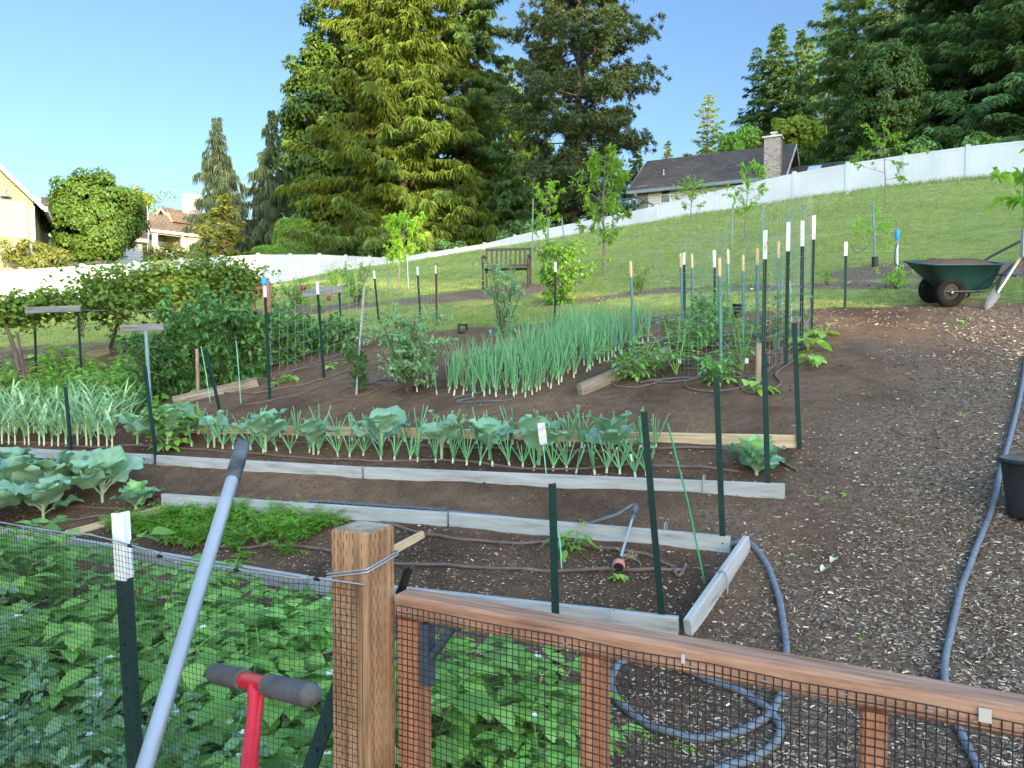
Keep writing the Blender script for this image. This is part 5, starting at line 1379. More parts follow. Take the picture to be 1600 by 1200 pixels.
# right edge tree on a post
rb = G(1603, 475); t = thing('corner_post', 'tall teal post with a grey bracket at the right edge', 'post', rb, 0)
m = MB(); m.tube([-Z3 * .1, PY(1602, 262, rb[1]) - rb], .02, n=8); m.build('post', M['post_teal'], t)
q = PY(1600, 380, rb[1] - .05) - rb; m = MB(); m.box(q, .05, .05, .32); m.build('bracket', flat('grey_bracket', (.25, .26, .26)), t)
te = mk_tree('young_tree', 'tree', 'lime', 1.95, 1.0, .6, 420, .13, .5, 78, .02, nb=9, up=.3); te.location = on(rb[0] + .30, rb[1] + .1); tag(te, 'young tree leaning in at the right edge by the teal post', group='young trees on the lawn')
# bare twig in the lawn strip
# ---------------------------------------------------------------- bench
bp = G(792, 452); bt = thing('garden_bench', 'dark metal bench with curved arms on the lawn behind the airy shrub', 'bench', bp, math.radians(-8))
M['bench'] = flat('bench_metal', (.016, .013, .013), rough=.55)
W_ = .47
m = MB()
for y in (0, .11, .22, .33): m.box((0, -.2 + y, .42), W_ * 2, .075, .025)
m.build('seat', M['bench'], bt)
m = MB(); m.box((0, .22, .86), W_ * 2, .035, .05)
for x in np.linspace(-W_ + .12, W_ - .12, 8): m.beam((x, .2, .46), (x, .22, .84), .035, .012, up=(0, 1, 0))
m.box((0, .2, .52), W_ * 2, .03, .04); m.build('backrest', M['bench'], bt)
for sx in (-1, 1):
    m = MB(); m.tube(smooth_path([(sx * W_, -.22, .42), (sx * W_, -.27, .60), (sx * W_, -.2, .68), (sx * W_, 0, .66), (sx * W_, .21, .70)], 6), .022, n=8); m.build('armrest', M['bench'], bt)
    m = MB(); m.tube([(sx * W_, -.2, -.02), (sx * W_, -.22, .42)], .022, n=8); m.build('leg', M['bench'], bt)
    m = MB(); m.tube([(sx * W_, .24, -.02), (sx * W_, .2, .45), (sx * W_, .23, .88)], .022, n=8); m.build('leg', M['bench'], bt)

# small far gate of red-brown timber behind the trellis
fg = PY(419, 496, 15.5); fgt = thing('far_gate', 'small red-brown timber gate end standing behind the vine by the trellis', 'gate', fg)
m = MB(); m.beam((0, 0, -.4), PY(416, 440, 15.5) - fg, .14, .14, up=(0, 1, 0)); m.build('gate_post', M['gate_wood_v'], fgt)
m = MB(); m.beam(PY(390, 452, 15.5) - fg, PY(413, 449, 15.5) - fg, .05, .07); m.build('top_rail', M['gate_wood_v'], fgt)
m = MB(); m.beam(PY(398, 498, 15.5) - fg - Z3 * .3, PY(397, 452, 15.5) - fg, .05, .05, up=(0, 1, 0)); m.build('stile', M['gate_wood_v'], fgt)
# black crate by the onions and small pots
g = G(723, 520); t = thing('black_crate', 'small black plastic crate on the soil behind the blueberry bush', 'crate', g, .3)
m = MB()
for x in (-.06, .06): m.box((x, 0, .07), .012, .12, .14)
for y in (-.06, .06): m.box((0, y, .12), .12, .01, .03); m.box((0, y, .02), .12, .01, .04)
m.box((0, 0, .005), .12, .12, .01); m.build('shell', M['black'], t)
for px, py, r_, h_, lb in ((1152, 496, .07, .16, 'small black pot with a green rim among the tomatoes'), (1096, 488, .065, .12, 'small black pot behind the dowel-topped posts')):
    g = G(px, py); t = thing('small_pot', lb, 'pot', g, 0, 'small black pots'); m = MB(); m.lathe([(r_ * .8, 0), (r_, h_), (r_ * 1.1, h_), (r_ * 1.1, h_ + .015), (r_ * .95, h_ + .015), (r_ * .9, h_ - .03)], 16); m.build('shell', M['black'], t)
    m = MB(); m.lathe([(.002, h_ - .02), (r_ * .9, h_ - .025)], 16); m.build('soil', M['soil'], t)
# big black pot at right
g = G(1619, 808); bpot = thing('nursery_pot', 'big black nursery pot of soil on the chips at the right edge', 'pot', g)
m = MB(); m.lathe([(.001, 0), (.135, 0), (.142, .02), (.178, .30), (.180, .305), (.190, .306), (.194, .318), (.190, .332), (.182, .334), (.176, .326), (.170, .27)], 48); m.build('shell', M['pot_black'], bpot)
m = MB(); kx = np.linspace(0, 1, 14)
m.lathe([(.001, .275)] + [(.17 * k, .272 + .012 * math.sin(k * 9)) for k in kx[1:]], 32); m.build('soil', M['soil'], bpot)
# scraps on the chip path
for px, py, lb in ((1283, 897, 'torn pale leaf scrap on the wood chips'), (1298, 882, 'dry beige leaf on the wood chips')):
    g = G(px, py); t = thing('leaf_scrap', lb, 'leaf', g, .4); m = MB()
    bigleaf(m, (0, 0, .012), (.9, .4, .15), Z3, .13, .05, pet=.1, bend=.1, cup=.4, rm=None, nu=6, nv=4); m.build('scrap', M['onion_white'], t)
cz = G(985, 872); t = thing('dry_root_clump', 'small clump of dry pale roots beside the wand', 'root clump', cz); m = MB()
for i in range(26): m.tube(curve((R.gauss(0, .02), R.gauss(0, .02), .01), rdir(R.random() * 6.3, R.uniform(0, 1)), R.uniform(.04, .11), 5, sag=.8, wig=.4), .0022, n=4)
m.build('roots', flat('dry_root', (.32, .25, .14)), t)
for px, py in ((965, 905), (452, 836)):
    SQU.put(G(px, py), 1.0, .42, 'tiny yellow-green seedling by the wand head' if px == 965 else 'tiny yellow-green seedling by the carrots', 'tiny seedlings in the front bed')

# ---------------------------------------------------------------- wheelbarrow and shovel
wb = G(1468, 477); wt = thing('wheelbarrow', 'dark green two-wheeled wheelbarrow full of soil on the lawn edge', 'wheelbarrow', wb, math.radians(4)); wt.rotation_euler = (.20, 0, math.radians(3))
M['tray'] = surf('green_plastic_tray', [(.3, (.006, .034, .038)), (.7, (.011, .052, .055))], scale=6, rough=.5)
M['frame'] = flat('dark_frame', (.015, .016, .02), rough=.45)
def ring_pts(x0, x1, w0, w1, z, z2, n=28):
    """rounded-rect loop, front (left) end x0, rear x1"""
    out = []
    for i in range(n):
        a = 2 * math.pi * i / n; cx, cy = math.cos(a), math.sin(a)
        sx = math.copysign(abs(cx) ** .45, cx); sy = math.copysign(abs(cy) ** .45, cy)
        u = (sx + 1) / 2; out.append((x0 + (x1 - x0) * u, sy * (w0 + (w1 - w0) * u) / 2, z + (z2 - z) * u))
    return out
tr = MB()
loops = [ring_pts(-.05, .46, .26, .34, .18, .20), ring_pts(-.11, .53, .32, .40, .24, .26), ring_pts(-.40, .575, .56, .62, .49, .505), ring_pts(-.425, .60, .60, .66, .495, .51), ring_pts(-.425, .60, .60, .66, .508, .523), ring_pts(-.385, .565, .53, .59, .508, .523), ring_pts(-.36, .55, .50, .57, .455, .47)]
n = 28; v = np.array(sum(loops, [])); f = []
for l in range(len(loops) - 1):
    for i in range(n): f.append((l * n + i, l * n + (i + 1) % n, (l + 1) * n + (i + 1) % n, (l + 1) * n + i))
tr.add(v, f, 0, True); tr.add(loops[0], [list(range(n - 1, -1, -1))]); tr.build('tray', M['tray'], wt)
sl = MB(); l0 = ring_pts(-.36, .55, .50, .57, .475, .485); l1 = ring_pts(-.2, .4, .25, .3, .51, .53); l2 = ring_pts(-.02, .2, .08, .1, .53, .55)
v = np.array(l0 + l1 + l2); v[n:, 2] += np.random.default_rng(3).normal(0, .012, 2 * n)
sl.add(v, [(l * n + i, l * n + (i + 1) % n, (l + 1) * n + (i + 1) % n, (l + 1) * n + i) for l in range(2) for i in range(n)], 0, True); sl.add(v[2 * n:], [list(range(n))]); sl.build('soil_load', M['soil'], wt)
for y in (-.17, .17):
    wh = MB(); q = np.array([0.0, y, .18])
    prof = [(.10, -.035), (.125, -.042), (.165, -.040), (.178, -.02), (.18, 0), (.178, .02), (.165, .040), (.125, .042), (.10, .035)]
    ang = np.linspace(0, 2 * math.pi, 33)[:-1]
    v = np.array([[(r * math.cos(a), yy, r * math.sin(a)) for a in ang] for r, yy in prof]).reshape(-1, 3) + q
    k = 32; wh.add(v, [(i * k + j, i * k + (j + 1) % k, (i + 1) * k + (j + 1) % k, (i + 1) * k + j) for i in range(len(prof) - 1) for j in range(k)], 0, True)
    w_ob = wh.build('wheel', flat('tyre_rubber', (.006, .006, .007), rough=.85, spec=.2), wt)
    rm = MB(); prof = [(.101, -.02), (.08, -.028), (.05, -.012), (.028, -.03), (.016, -.034), (.001, -.034)]
    for sgn in (1, -1):
        v = np.array([[(r * math.cos(a), yy * sgn, r * math.sin(a)) for a in ang] for r, yy in prof]).reshape(-1, 3) + q
        rm.add(v, [(i * k + j, i * k + (j + 1) % k, (i + 1) * k + (j + 1) % k, (i + 1) * k + j) for i in range(len(prof) - 1) for j in range(k)], 0, True)
    rm.build('rim', flat('dark_rim', (.010, .011, .013), rough=.6, spec=.3), w_ob)
    hb = MB(); hb.tube([q + np.array([0, -.045, 0]), q + np.array([0, .045, 0])], .014, n=10); hb.build('hub', M['steel'], w_ob)
m = MB(); m.tube([(0, -.2, .18), (0, .2, .18)], .010, n=8); m.build('axle', M['steel'], wt)
for y in (-.22, .22):
    m = MB(); m.tube(smooth_path([(-.12, y * .8, .19), (.1, y * .9, .19), (.42, y, .22), (.57, y * 1.15, .42), (.72, y * 1.2, .56), (1.28, y * 1.25, .86)], 5), .0165, n=8); m.build('handle', M['frame'], wt)
    m = MB(); m.tube(smooth_path([(.56, y, .40), (.52, y, .20), (.46, y, .02), (.43, y, .0)], 5), .014, n=8); m.build('leg', M['frame'], wt)
m = MB(); m.tube([(.46, -.22, .05), (.46, .22, .05)], .012, n=8); m.build('brace', M['frame'], wt)
sb = G(1541, 484); sh = thing('shovel', 'shovel with a pale wooden shaft and steel blade leaning right of the wheelbarrow', 'shovel', sb)
TB = PY(1604, 388, sb[1] + .1) - sb; d = nrm(TB); 
m = MB(); m.tube([d * .36, TB * 1.35], .017, n=10); m.build('shaft', M['dowel_wood'], sh)
m = MB(); m.tube([d * .24, d * .30, d * .62], [.016, .02, .0195], n=10); m.build('socket', M['steel'], sh)
bl_ = MB(); S_ = nrm(np.cross(d, (0, -1, .3))); N_ = np.cross(S_, d); pr = [(0, .010), (.03, .03), (.08, .045), (.18, .052), (.25, .048), (.27, .02)]
v = []; 
for z, hw in pr:
    for j in range(5):
        x = (j - 2) / 2; v.append(d * z + S_ * x * hw + N_ * (-.02 * x * x) - d * .0)
v = np.array(v); v2 = v - N_ * .003; k = len(pr)
f = [(i * 5 + j, i * 5 + j + 1, i * 5 + j + 6, i * 5 + j + 5) for i in range(k - 1) for j in range(4)]
bl_.add(v, f, 0, True); bl_.add(v2, [q[::-1] for q in f], 0, True); bl_.build('blade', flat('worn_steel', (.13, .135, .15), rough=.7, metal=.2), sh)
hs_ = G(1530, 440); ground_tube('garden_hose', [(1478, 430), (1500, 420), (1540, 415), (1560, 430), (1590, 432)], .016, 'hose_dark', 'dark hose on the grass behind the wheelbarrow', 'hose', 'grey hoses')
SHADE = [(-34, 90, 9, 6), (-26, 92, 10, 6), (-19, 90, 11.3, 6), (-12, 93, 12.2, 6), (-6, 90, 13.2, 5), (-1, 92, 13.6, 4.5), (4.6, 90, 21, 2.4), (11.4, 93, 25, 2.6), (14.6, 90, 30, 3), (17.0, 92, 36, 2.4), (21.3, 90, 19.5, 3.2), (23.0, 94, 23, 1.4), (26.2, 90, 36, 2.2), (29.6, 92, 29, 2.2), (33.4, 90, 40, 3), (38.5, 92, 44, 3.5), (44, 90, 56, 5), (49.0, 92, 50, 2.6), (55.5, 90, 33, 3.5), (61, 92, 36, 3.5), (67, 90, 44, 5)]

# ---------------------------------------------------------------- white vinyl fences
def vinyl():
    m, nt, N, L, out = newmat('white_vinyl')
    tc = N.new('ShaderNodeTexCoord'); no = N.new('ShaderNodeTexNoise'); no.inputs['Scale'].default_value = .7; no.inputs['Detail'].default_value = 4
    L.new(tc.outputs['Object'], no.inputs[0]); r = ramp(N, [(.3, (.42, .44, .46)), (.6, (.50, .525, .55))]); L.new(no.outputs[0], r.inputs[0])
    p = N.new('ShaderNodeBsdfPrincipled'); p.inputs['Roughness'].default_value = .5; L.new(r.outputs[0], p.inputs['Base Color']); L.new(p.outputs[0], out.inputs['Surface']); return m
M['vinyl'] = vinyl()
def white_fence(name, label, P, tops, hgt):
    """P: post points (x,y); tops: z of the top edge at each post"""
    o = thing(name, label, 'fence', (P[0][0], P[0][1], tops[0] - hgt)); o0 = np.array([P[0][0], P[0][1], tops[0] - hgt])
    for i in range(len(P)):
        t = np.array([P[i][0], P[i][1], tops[i]]) - o0
        m = MB(); m.box(t + np.array([0, 0, -hgt / 2 - .1]), .13, .13, hgt + .3, rz=math.atan2(P[-1][1] - P[0][1], P[-1][0] - P[0][0]), ch=.006)
        m.box(t + np.array([0, 0, .065]), .15, .15, .03, rz=math.atan2(P[-1][1] - P[0][1], P[-1][0] - P[0][0]), ch=.012); m.build('post', M['vinyl'], o)
        if i + 1 < len(P):
            e = np.array([P[i + 1][0], P[i + 1][1], tops[i + 1]]) - o0
            d = nrm(e - t); a, b_ = t + d * .066, e - d * .066
            m = MB(); S_ = nrm(np.cross(d, Z3)); n = 9
            for k in range(n):   # tongue-and-groove boards
                q0, q1 = a + (b_ - a) * (k / n), a + (b_ - a) * ((k + 1) / n); g_ = nrm(q1 - q0) * .0012
                q0, q1 = q0 + g_, q1 - g_; w_ = S_ * .018
                top, bot = Z3 * -.075, Z3 * -(hgt + .25)
                vv = [q0 + top - w_, q1 + top - w_, q1 + bot - w_, q0 + bot - w_, q0 + top + w_, q1 + top + w_, q1 + bot + w_, q0 + bot + w_]
                m.add(vv, [(0, 1, 2, 3), (7, 6, 5, 4), (0, 4, 5, 1), (1, 5, 6, 2), (2, 6, 7, 3), (3, 7, 4, 0)])
            m.beam(a + Z3 * -.15, b_ + Z3 * -.15, .02, hgt * .0 + .16, ch=.001)
            m.build('panel', M['vinyl'], o)
            m = MB(); m.beam(a - Z3 * .04, b_ - Z3 * .04, .055, .09, ch=.006); m.build('rail', M['vinyl'], o)
    return o
ns = np.arange(-10, 5); LP = [(-13.0 + n * 1.018, 39.6 + n * 2.218) for n in ns] + [(-13.0 + 4.65 * 1.018, 39.6 + 4.65 * 2.218)]
ltop = [float(np.interp(n, [-20, -5.36, 0, 2, 4.65], [-3.2, 3.0, 5.14, 5.72, 6.28])) for n in list(ns) + [4.65]]
white_fence('white_fence', 'white vinyl fence at left, sunlit and running back behind the vine to the corner', LP, ltop, 1.75)
c0, c1 = np.array([-8.27, 49.9]), np.array([17.6, 30.0]); fd = (c1 - c0) / np.linalg.norm(c1 - c0); FL = np.linalg.norm(c1 - c0)
def fdist(px):
    a = (px - 800) / FPX; return (a * c0[1] - c0[0]) / (fd[0] - a * fd[1])
prof = [(612, 404), (663, 396), (715, 388), (765, 380), (822, 364), (1011, 325.5), (1120, 297), (1236, 271), (1316, 256.5), (1408, 242.5), (1505, 229), (1600, 220)]
pd = [fdist(p[0]) for p in prof]; pz = []
for (px, py), d in zip(prof, pd): pz.append(PY(px, py, (c0 + fd * d)[1])[2])
ds = [d for d in np.arange(FL - 2.2 * 14, FL + 9, 2.2)]; ds = [.2] + [d for d in ds if d > .9]
white_fence('white_fence', 'long white vinyl fence climbing the lawn to the upper right', [tuple(c0 + fd * d) for d in ds], [float(np.interp(d, pd + [pd[-1] + 8], pz + [pz[-1] + .4])) for d in ds], 1.55)
# tall grass along the foot of the fence
tgm = MB(); n = 5200; d = rng.uniform(4, FL + 5, n); off = np.abs(rng.normal(.12, .18, n)) + .05
x = c0[0] + fd[0] * d - .607 * off; y = c0[1] + fd[1] * d - .794 * off
P = np.stack([x, y, H(x, y)], -1); a = rng.uniform(0, 6.3, n); D = np.stack([np.cos(a) * .35, np.sin(a) * .35, np.ones(n)], -1)
tgm.leaf4(P, D, np.array([0, -1, .2]), rng.uniform(.08, .35, n), .02, bend=.15, mid=.3)
o = tgm.build('tall_grass', M['grass']); tag(o, 'longer uncut grass along the foot of the white fence', 'grass', kind='stuff')

# ---------------------------------------------------------------- houses
def siding(name, c, pitch=.16):
    m, nt, N, L, out = newmat(name)
    tc = N.new('ShaderNodeTexCoord'); sx = N.new('ShaderNodeSeparateXYZ'); L.new(tc.outputs['Object'], sx.inputs[0])
    d = N.new('ShaderNodeMath'); d.operation = 'DIVIDE'; d.inputs[1].default_value = pitch; L.new(sx.outputs[2], d.inputs[0])
    f = N.new('ShaderNodeMath'); f.operation = 'FRACT'; L.new(d.outputs[0], f.inputs[0])
    r = ramp(N, [(0, tuple(x * .35 for x in c)), (.22, tuple(x * .9 for x in c)), (1, c)]); L.new(f.outputs[0], r.inputs[0])
    p = N.new('ShaderNodeBsdfPrincipled'); p.inputs['Roughness'].default_value = .7; L.new(r.outputs[0], p.inputs['Base Color'])
    b_ = N.new('ShaderNodeBump'); b_.inputs['Distance'].default_value = .03; L.new(f.outputs[0], b_.inputs['Height']); L.new(b_.outputs[0], p.inputs['Normal'])
    L.new(p.outputs[0], out.inputs['Surface']); return m
def roofing(name, c0_, c1_, pitch=.13):
    m, nt, N, L, out = newmat(name)
    tc = N.new('ShaderNodeTexCoord'); br = N.new('ShaderNodeTexBrick')
    sx = N.new('ShaderNodeSeparateXYZ'); L.new(tc.outputs['Object'], sx.inputs[0]); cb = N.new('ShaderNodeCombineXYZ'); L.new(sx.outputs[0], cb.inputs[0]); L.new(sx.outputs[2], cb.inputs[1])
    L.new(cb.outputs[0], br.inputs['Vector']); br.inputs['Scale'].default_value = 1; br.inputs['Brick Width'].default_value = .3; br.inputs['Row Height'].default_value = pitch; br.inputs['Mortar Size'].default_value = .018; br.inputs['Bias'].default_value = 0
    br.inputs['Color1'].default_value = (*c0_, 1); br.inputs['Color2'].default_value = (*c1_, 1); br.inputs['Mortar'].default_value = (*[x * .45 for x in c0_], 1)
    no = N.new('ShaderNodeTexNoise'); no.inputs['Scale'].default_value = .8; no.inputs['Detail'].default_value = 5; L.new(tc.outputs['Object'], no.inputs[0])
    rr = ramp(N, [(.3, (.75, .75, .75)), (.7, (1.25, 1.22, 1.2))]); L.new(no.outputs[0], rr.inputs[0])
    mx = N.new('ShaderNodeMixRGB'); mx.blend_type = 'MULTIPLY'; mx.inputs[0].default_value = 1; L.new(br.outputs[0], mx.inputs[1]); L.new(rr.outputs[0], mx.inputs[2])
    p = N.new('ShaderNodeBsdfPrincipled'); p.inputs['Roughness'].default_value = .9; L.new(mx.outputs[0], p.inputs['Base Color'])
    b_ = N.new('ShaderNodeBump'); b_.inputs['Distance'].default_value = .03; L.new(br.outputs['Fac'], b_.inputs['Height']); b_.invert = True; L.new(b_.outputs[0], p.inputs['Normal']); L.new(p.outputs[0], out.inputs['Surface']); return m
M['sid_white'] = siding('pale_grey_siding', (.44, .47, .49)); M['sid_cream'] = siding('cream_siding', (.25, .22, .135)); M['sid_tan'] = siding('tan_siding', (.42, .37, .29))
M['roof_dark'] = roofing('dark_brown_shingles', (.055, .042, .036), (.095, .075, .062)); M['roof_tan'] = roofing('tan_shingles', (.12, .09, .07), (.17, .125, .095))
M['trim'] = flat('white_trim', (.45, .45, .44), v=.04, rough=.6); M['trim_dark'] = flat('grey_gutter', (.13, .16, .19), rough=.5)
M['glass'] = surf('window_glass', [(.35, (.015, .02, .022)), (.65, (.06, .075, .08))], scale=2.5, rough=.08, spec=.8)
M['blind'] = flat('white_blind', (.13, .135, .135), rough=.7)
def brickmat():
    m, nt, N, L, out = newmat('chimney_brick')
    tc = N.new('ShaderNodeTexCoord'); sx = N.new('ShaderNodeSeparateXYZ'); L.new(tc.outputs['Object'], sx.inputs[0]); ad = N.new('ShaderNodeMath'); L.new(sx.outputs[0], ad.inputs[0]); L.new(sx.outputs[1], ad.inputs[1])
    cb = N.new('ShaderNodeCombineXYZ'); L.new(ad.outputs[0], cb.inputs[0]); L.new(sx.outputs[2], cb.inputs[1])
    br = N.new('ShaderNodeTexBrick'); L.new(cb.outputs[0], br.inputs['Vector']); br.inputs['Scale'].default_value = 1; br.inputs['Brick Width'].default_value = .2; br.inputs['Row Height'].default_value = .075; br.inputs['Mortar Size'].default_value = .01
    br.inputs['Color1'].default_value = (.15, .095, .08, 1); br.inputs['Color2'].default_value = (.30, .27, .25, 1); br.inputs['Mortar'].default_value = (.27, .26, .25, 1)
    p = N.new('ShaderNodeBsdfPrincipled'); p.inputs['Roughness'].default_value = .9; L.new(br.outputs[0], p.inputs['Base Color']); L.new(p.outputs[0], out.inputs['Surface']); return m
M['brick'] = brickmat()
class House:
    """local frame: x along the eaves, y into the house from the front eave wall, z up; origin at a front corner at eave-wall foot"""
    def __init__(s, name, label, loc, ang): s.r = thing(name, label, 'house', loc, ang)
    def block(s, x0, x1, dep, ze, zr, wall, roof, over=.45, y0=0, zf=0.0, gut=True, fascia='trim'):
        m = MB(); h = dep / 2
        v = [(x0, y0, zf), (x1, y0, zf), (x1, y0 + dep, zf), (x0, y0 + dep, zf), (x0, y0, ze), (x1, y0, ze), (x1, y0 + dep, ze), (x0, y0 + dep, ze), (x0, y0 + h, zr - .12), (x1, y0 + h, zr - .12)]
        m.add(v, [(0, 1, 5, 4), (2, 3, 7, 6)]); m.add(v, [(1, 2, 6, 9, 5), (3, 0, 4, 8, 7)])
        w_ = m.build('wall', M[wall], s.r)
        sl = (zr - ze) / h
        rf = MB()
        for sg, ya in ((-1, y0), (1, y0 + dep)):
            ye = ya + sg * over; zee = ze - over * sl
            A0, A1 = np.array([x0 - over, ye, zee]), np.array([x1 + over, ye, zee]); R0, R1 = np.array([x0 - over, y0 + h, zr]), np.array([x1 + over, y0 + h, zr]); th = np.array([0, 0, .10])
            vv = [A0, A1, R1, R0, A0 - th, A1 - th, R1 - th, R0 - th]
            rf.add(vv, [(0, 1, 2, 3), (4, 7, 6, 5), (0, 4, 5, 1), (1, 5, 6, 2), (3, 7, 4, 0)])
        ro = rf.build('roof', M[roof], s.r)
        if gut:
            m = MB(); m.beam((x0 - over, y0 - over - .06, ze - over * sl - .13), (x1 + over, y0 - over - .06, ze - over * sl - .13), .12, .2, ch=.01); m.build('gutter', M[fascia], s.r)
        for xx in (x0 - over - .03, x1 + over + .03):
            for ya in (y0 - over, y0 + dep + over):
                m = MB(); m.beam((xx, ya, ze - over * sl - .13), (xx, y0 + h, zr - .13), .05, .15, ch=.005); m.build('bargeboard', M['trim'], s.r)
        return ro
    def window(s, x, z, w, h, y=0, face='y', sash=True, blind=False, frame='trim', xx=None):
        f = MB(); t = .09
        def bx(m, cx, cz, sw, sh, d0, dth):
            if face == 'y': m.box((cx, y - d0, cz), sw, dth, sh, ch=.004)
            else: m.box((-d0, cx, cz), dth, sw, sh, ch=.004)
        bx(f, x, z + h / 2 + t / 2, w + 2 * t, t, .03, .07); bx(f, x, z - h / 2 - t / 2, w + 2 * t, t, .03, .07)
        bx(f, x - w / 2 - t / 2, z, t, h, .03, .07); bx(f, x + w / 2 + t / 2, z, t, h, .03, .07)
        if sash: bx(f, x, z, w, .05, .028, .04)
        o = f.build('window', M[frame], s.r)
        g_ = MB(); bx(g_, x, z, w, h, .008, .016); g_.build('pane', M['glass'], o)
        if blind:
            bl = MB(); k = int(h / .12)
            for i in range(k): bx(bl, x + w * .06, z - h / 2 + (i + .5) * h / k, w * .82, h / k * .58, .022, .006)
            for q in (-.3, .0, .3): bx(bl, x + q * w, z, .025, h, .03, .01)
            bl.build('blind', M['blind'], o)
        return o
# grey house on the hill
R0_ = PY(1217, 268, 44.0); hb = np.array([R0_[0], R0_[1], 7.0])
house = House('grey_house', 'pale grey single-storey house with a dark brown roof and brick chimney behind the right fence', hb, URZ)
ze, zr = R0_[2] - 7.0, PY(1229, 225, 47.1)[2] - 7.0
ro = house.block(-8.4, 0, 7.0, ze, zr, 'sid_white', 'roof_dark', .45, fascia='trim_dark')
def hx(px):  # local x on the front wall under a pixel column
    a = (px - 800) / FPX; return (a * hb[1] - hb[0]) / (UD[0] - a * UD[1])
house.window(hx(1038), PY(1038, 301, 46.5)[2] - 7.0, hx(1045) - hx(1032), .95, sash=True)
house.window(hx(1147), PY(1147, 284, 45)[2] - 7.0, hx(1157) - hx(1139), .32, sash=False)
m = MB(); m.box((hx(1003), -.03, PY(1003, 308, 47)[2] - 7.0), hx(1010) - hx(994), .06, 1.7); dr = m.build('door', M['blind'], house.r)
m = MB(); m.box((hx(1008), -.08, PY(1008, 309, 47)[2] - 7.0), .06, .06, .06); m.build('handle', M['black'], dr)
ch_ = MB(); cx0, cx1 = hx(1193), hx(1217) + .03; ctop = PY(1205, 217, 43.8)[2] - 7.0
ch_.box(((cx0 + cx1) / 2, -.36, ctop / 2), cx1 - cx0, .70, ctop, ch=.01); cho = ch_.build('chimney', M['brick'], house.r)
m = MB(); m.box(((cx0 + cx1) / 2, -.36, ctop + .05), cx1 - cx0 + .16, .86, .10); m.box(((cx0 + cx1) / 2 + .05, -.36, ctop + .17), .24, .24, .14); m.box(((cx0 + cx1) / 2 + .05, -.36, ctop + .30), .36, .36, .10); m.build('chimney_cap', M['trim'], cho)
m = MB(); m.tube([(hx(1026), 1.2, ze + .6), (hx(1026), 1.2, ze + 1.15)], .03, n=8); m.tube([(hx(1026), 1.2, ze + .80), (hx(1026), 1.2, ze + .83)], .09, n=8); m.build('vent_pipe', M['trim'], ro)
wing = house.block(.6, 6.6, 6.0, PY(1300, 270, 43)[2] - 7.0, PY(1300, 244, 45.5)[2] - 7.0, 'sid_white', 'roof_dark', .4, y0=1.6)
yq, zq = 2.9, None
wze, wzr = PY(1300, 270, 43)[2] - 7.0, PY(1300, 244, 45.5)[2] - 7.0
sl_ = (wzr - wze) / 3.0
m = MB(); A = np.array([1.5, 3.0, wze + 1.4 * sl_ + .06]); B = np.array([1.5, 3.9, wze + 2.3 * sl_ + .06]); m.beam(A, B, .75, .12, ch=.01); sk = m.build('skylight', M['trim'], wing)
m = MB(); m.beam(A + np.array([0, .08, .08 * sl_ + .065]), B - np.array([0, .08, .08 * sl_ - .065]), .58, .02, ch=.002); m.build('pane', surf('sky_glass', [(.4, (.45, .5, .55)), (.6, (.6, .65, .7))], rough=.1), sk)
# deck railing of the grey house
dk = PY(1000, 325, 45.4); dko = thing('deck_railing', 'dark deck railing beside the grey house door, half behind the pine', 'railing', dk, URZ)
m = MB(); m.beam((-1.8, 0, .60), (-.1, 0, .60), .08, .08); m.beam((-.1, 0, .60), (.85, -.3, .06), .08, .08); m.beam((.85, -.3, .06), (.85, -.3, -.6), .08, .08, up=(0, 1, 0)); m.beam((-1.8, 0, -.25), (-.1, 0, -.25), .06, .06)
for x_ in np.arange(-1.8, -.05, .22): m.beam((x_, 0, -.25), (x_, 0, .6), .04, .04, up=(0, 1, 0))
m.build('rail', flat('railing_paint', (.04, .07, .075), rough=.6), dko)

# middle house
C_ = PY(240, 355, 60.0); md = np.array([.654, .756, 0]); mh = thing  # along the long wall
mhz = 5.0
mid = House('tan_house', 'tan-roofed house with a white chimney and columned porch beyond the left fence', (C_[0], C_[1], mhz), math.atan2(.756, .654))
ez = C_[2] - mhz
mid.block(0, 5, 3.6, ez, ez + 1.35, 'sid_tan', 'roof_tan', .25, zf=ez - .5)
mid.block(2.6, 14, 7.4, ez, ez + 2.35, 'sid_tan', 'roof_tan', .3, y0=.02)
m = MB(); m.box((4.6, 2.9, ez + 2.3), 1.3, .8, 2.4); m.box((4.6, 2.9, ez + 3.53), 1.4, .9, .08); m.build('chimney', M['trim'], mid.r)
dm = MB(); v = [(1.9, .7, ez + .75), (1.9, 2.6, ez + .75), (1.9, 1.65, ez + 1.75), (4.2, .7, ez + .75), (4.2, 2.6, ez + .75), (4.2, 1.65, ez + 1.75)]
dm.add(v, [(0, 2, 5, 3), (1, 4, 5, 2)], 0); dm.add(v, [[0, 1, 2]], 1); dm.build('dormer', [M['roof_tan'], M['sid_tan']], mid.r)
for x_, y_ in ((.15, .15), (.15, 3.45), (2.4, .15)):
    m = MB(); m.box((x_, y_, ez / 2 - .05), .32, .32, ez - .5); m.build('column', M['trim'], mid.r)
m = MB(); m.box((1.4, .12, ez - 1.9), 2.4, .08, .9); m.build('porch_rail', M['trim'], mid.r)
mid.window(4.3, ez - 1.4, .9, 1.2); mid.window(6.8, ez - 1.3, 1.0, 1.0)
m = MB(); m.box((8.3, -.25, ez - 1.3), 2.6, .5, 1.6); m.build('bay', M['trim'], mid.r)

# left house: gable wall towards the camera
LC = PY(52, 322, 33.0); gw = np.array([.887, .461, 0]); inn = np.array([-.461, .887, 0])
lz = 1.0; lh = House('cream_house', 'cream clapboard two-storey house with a steep gable cut by the left edge', (LC[0], LC[1], lz), math.atan2(.887, -.461))
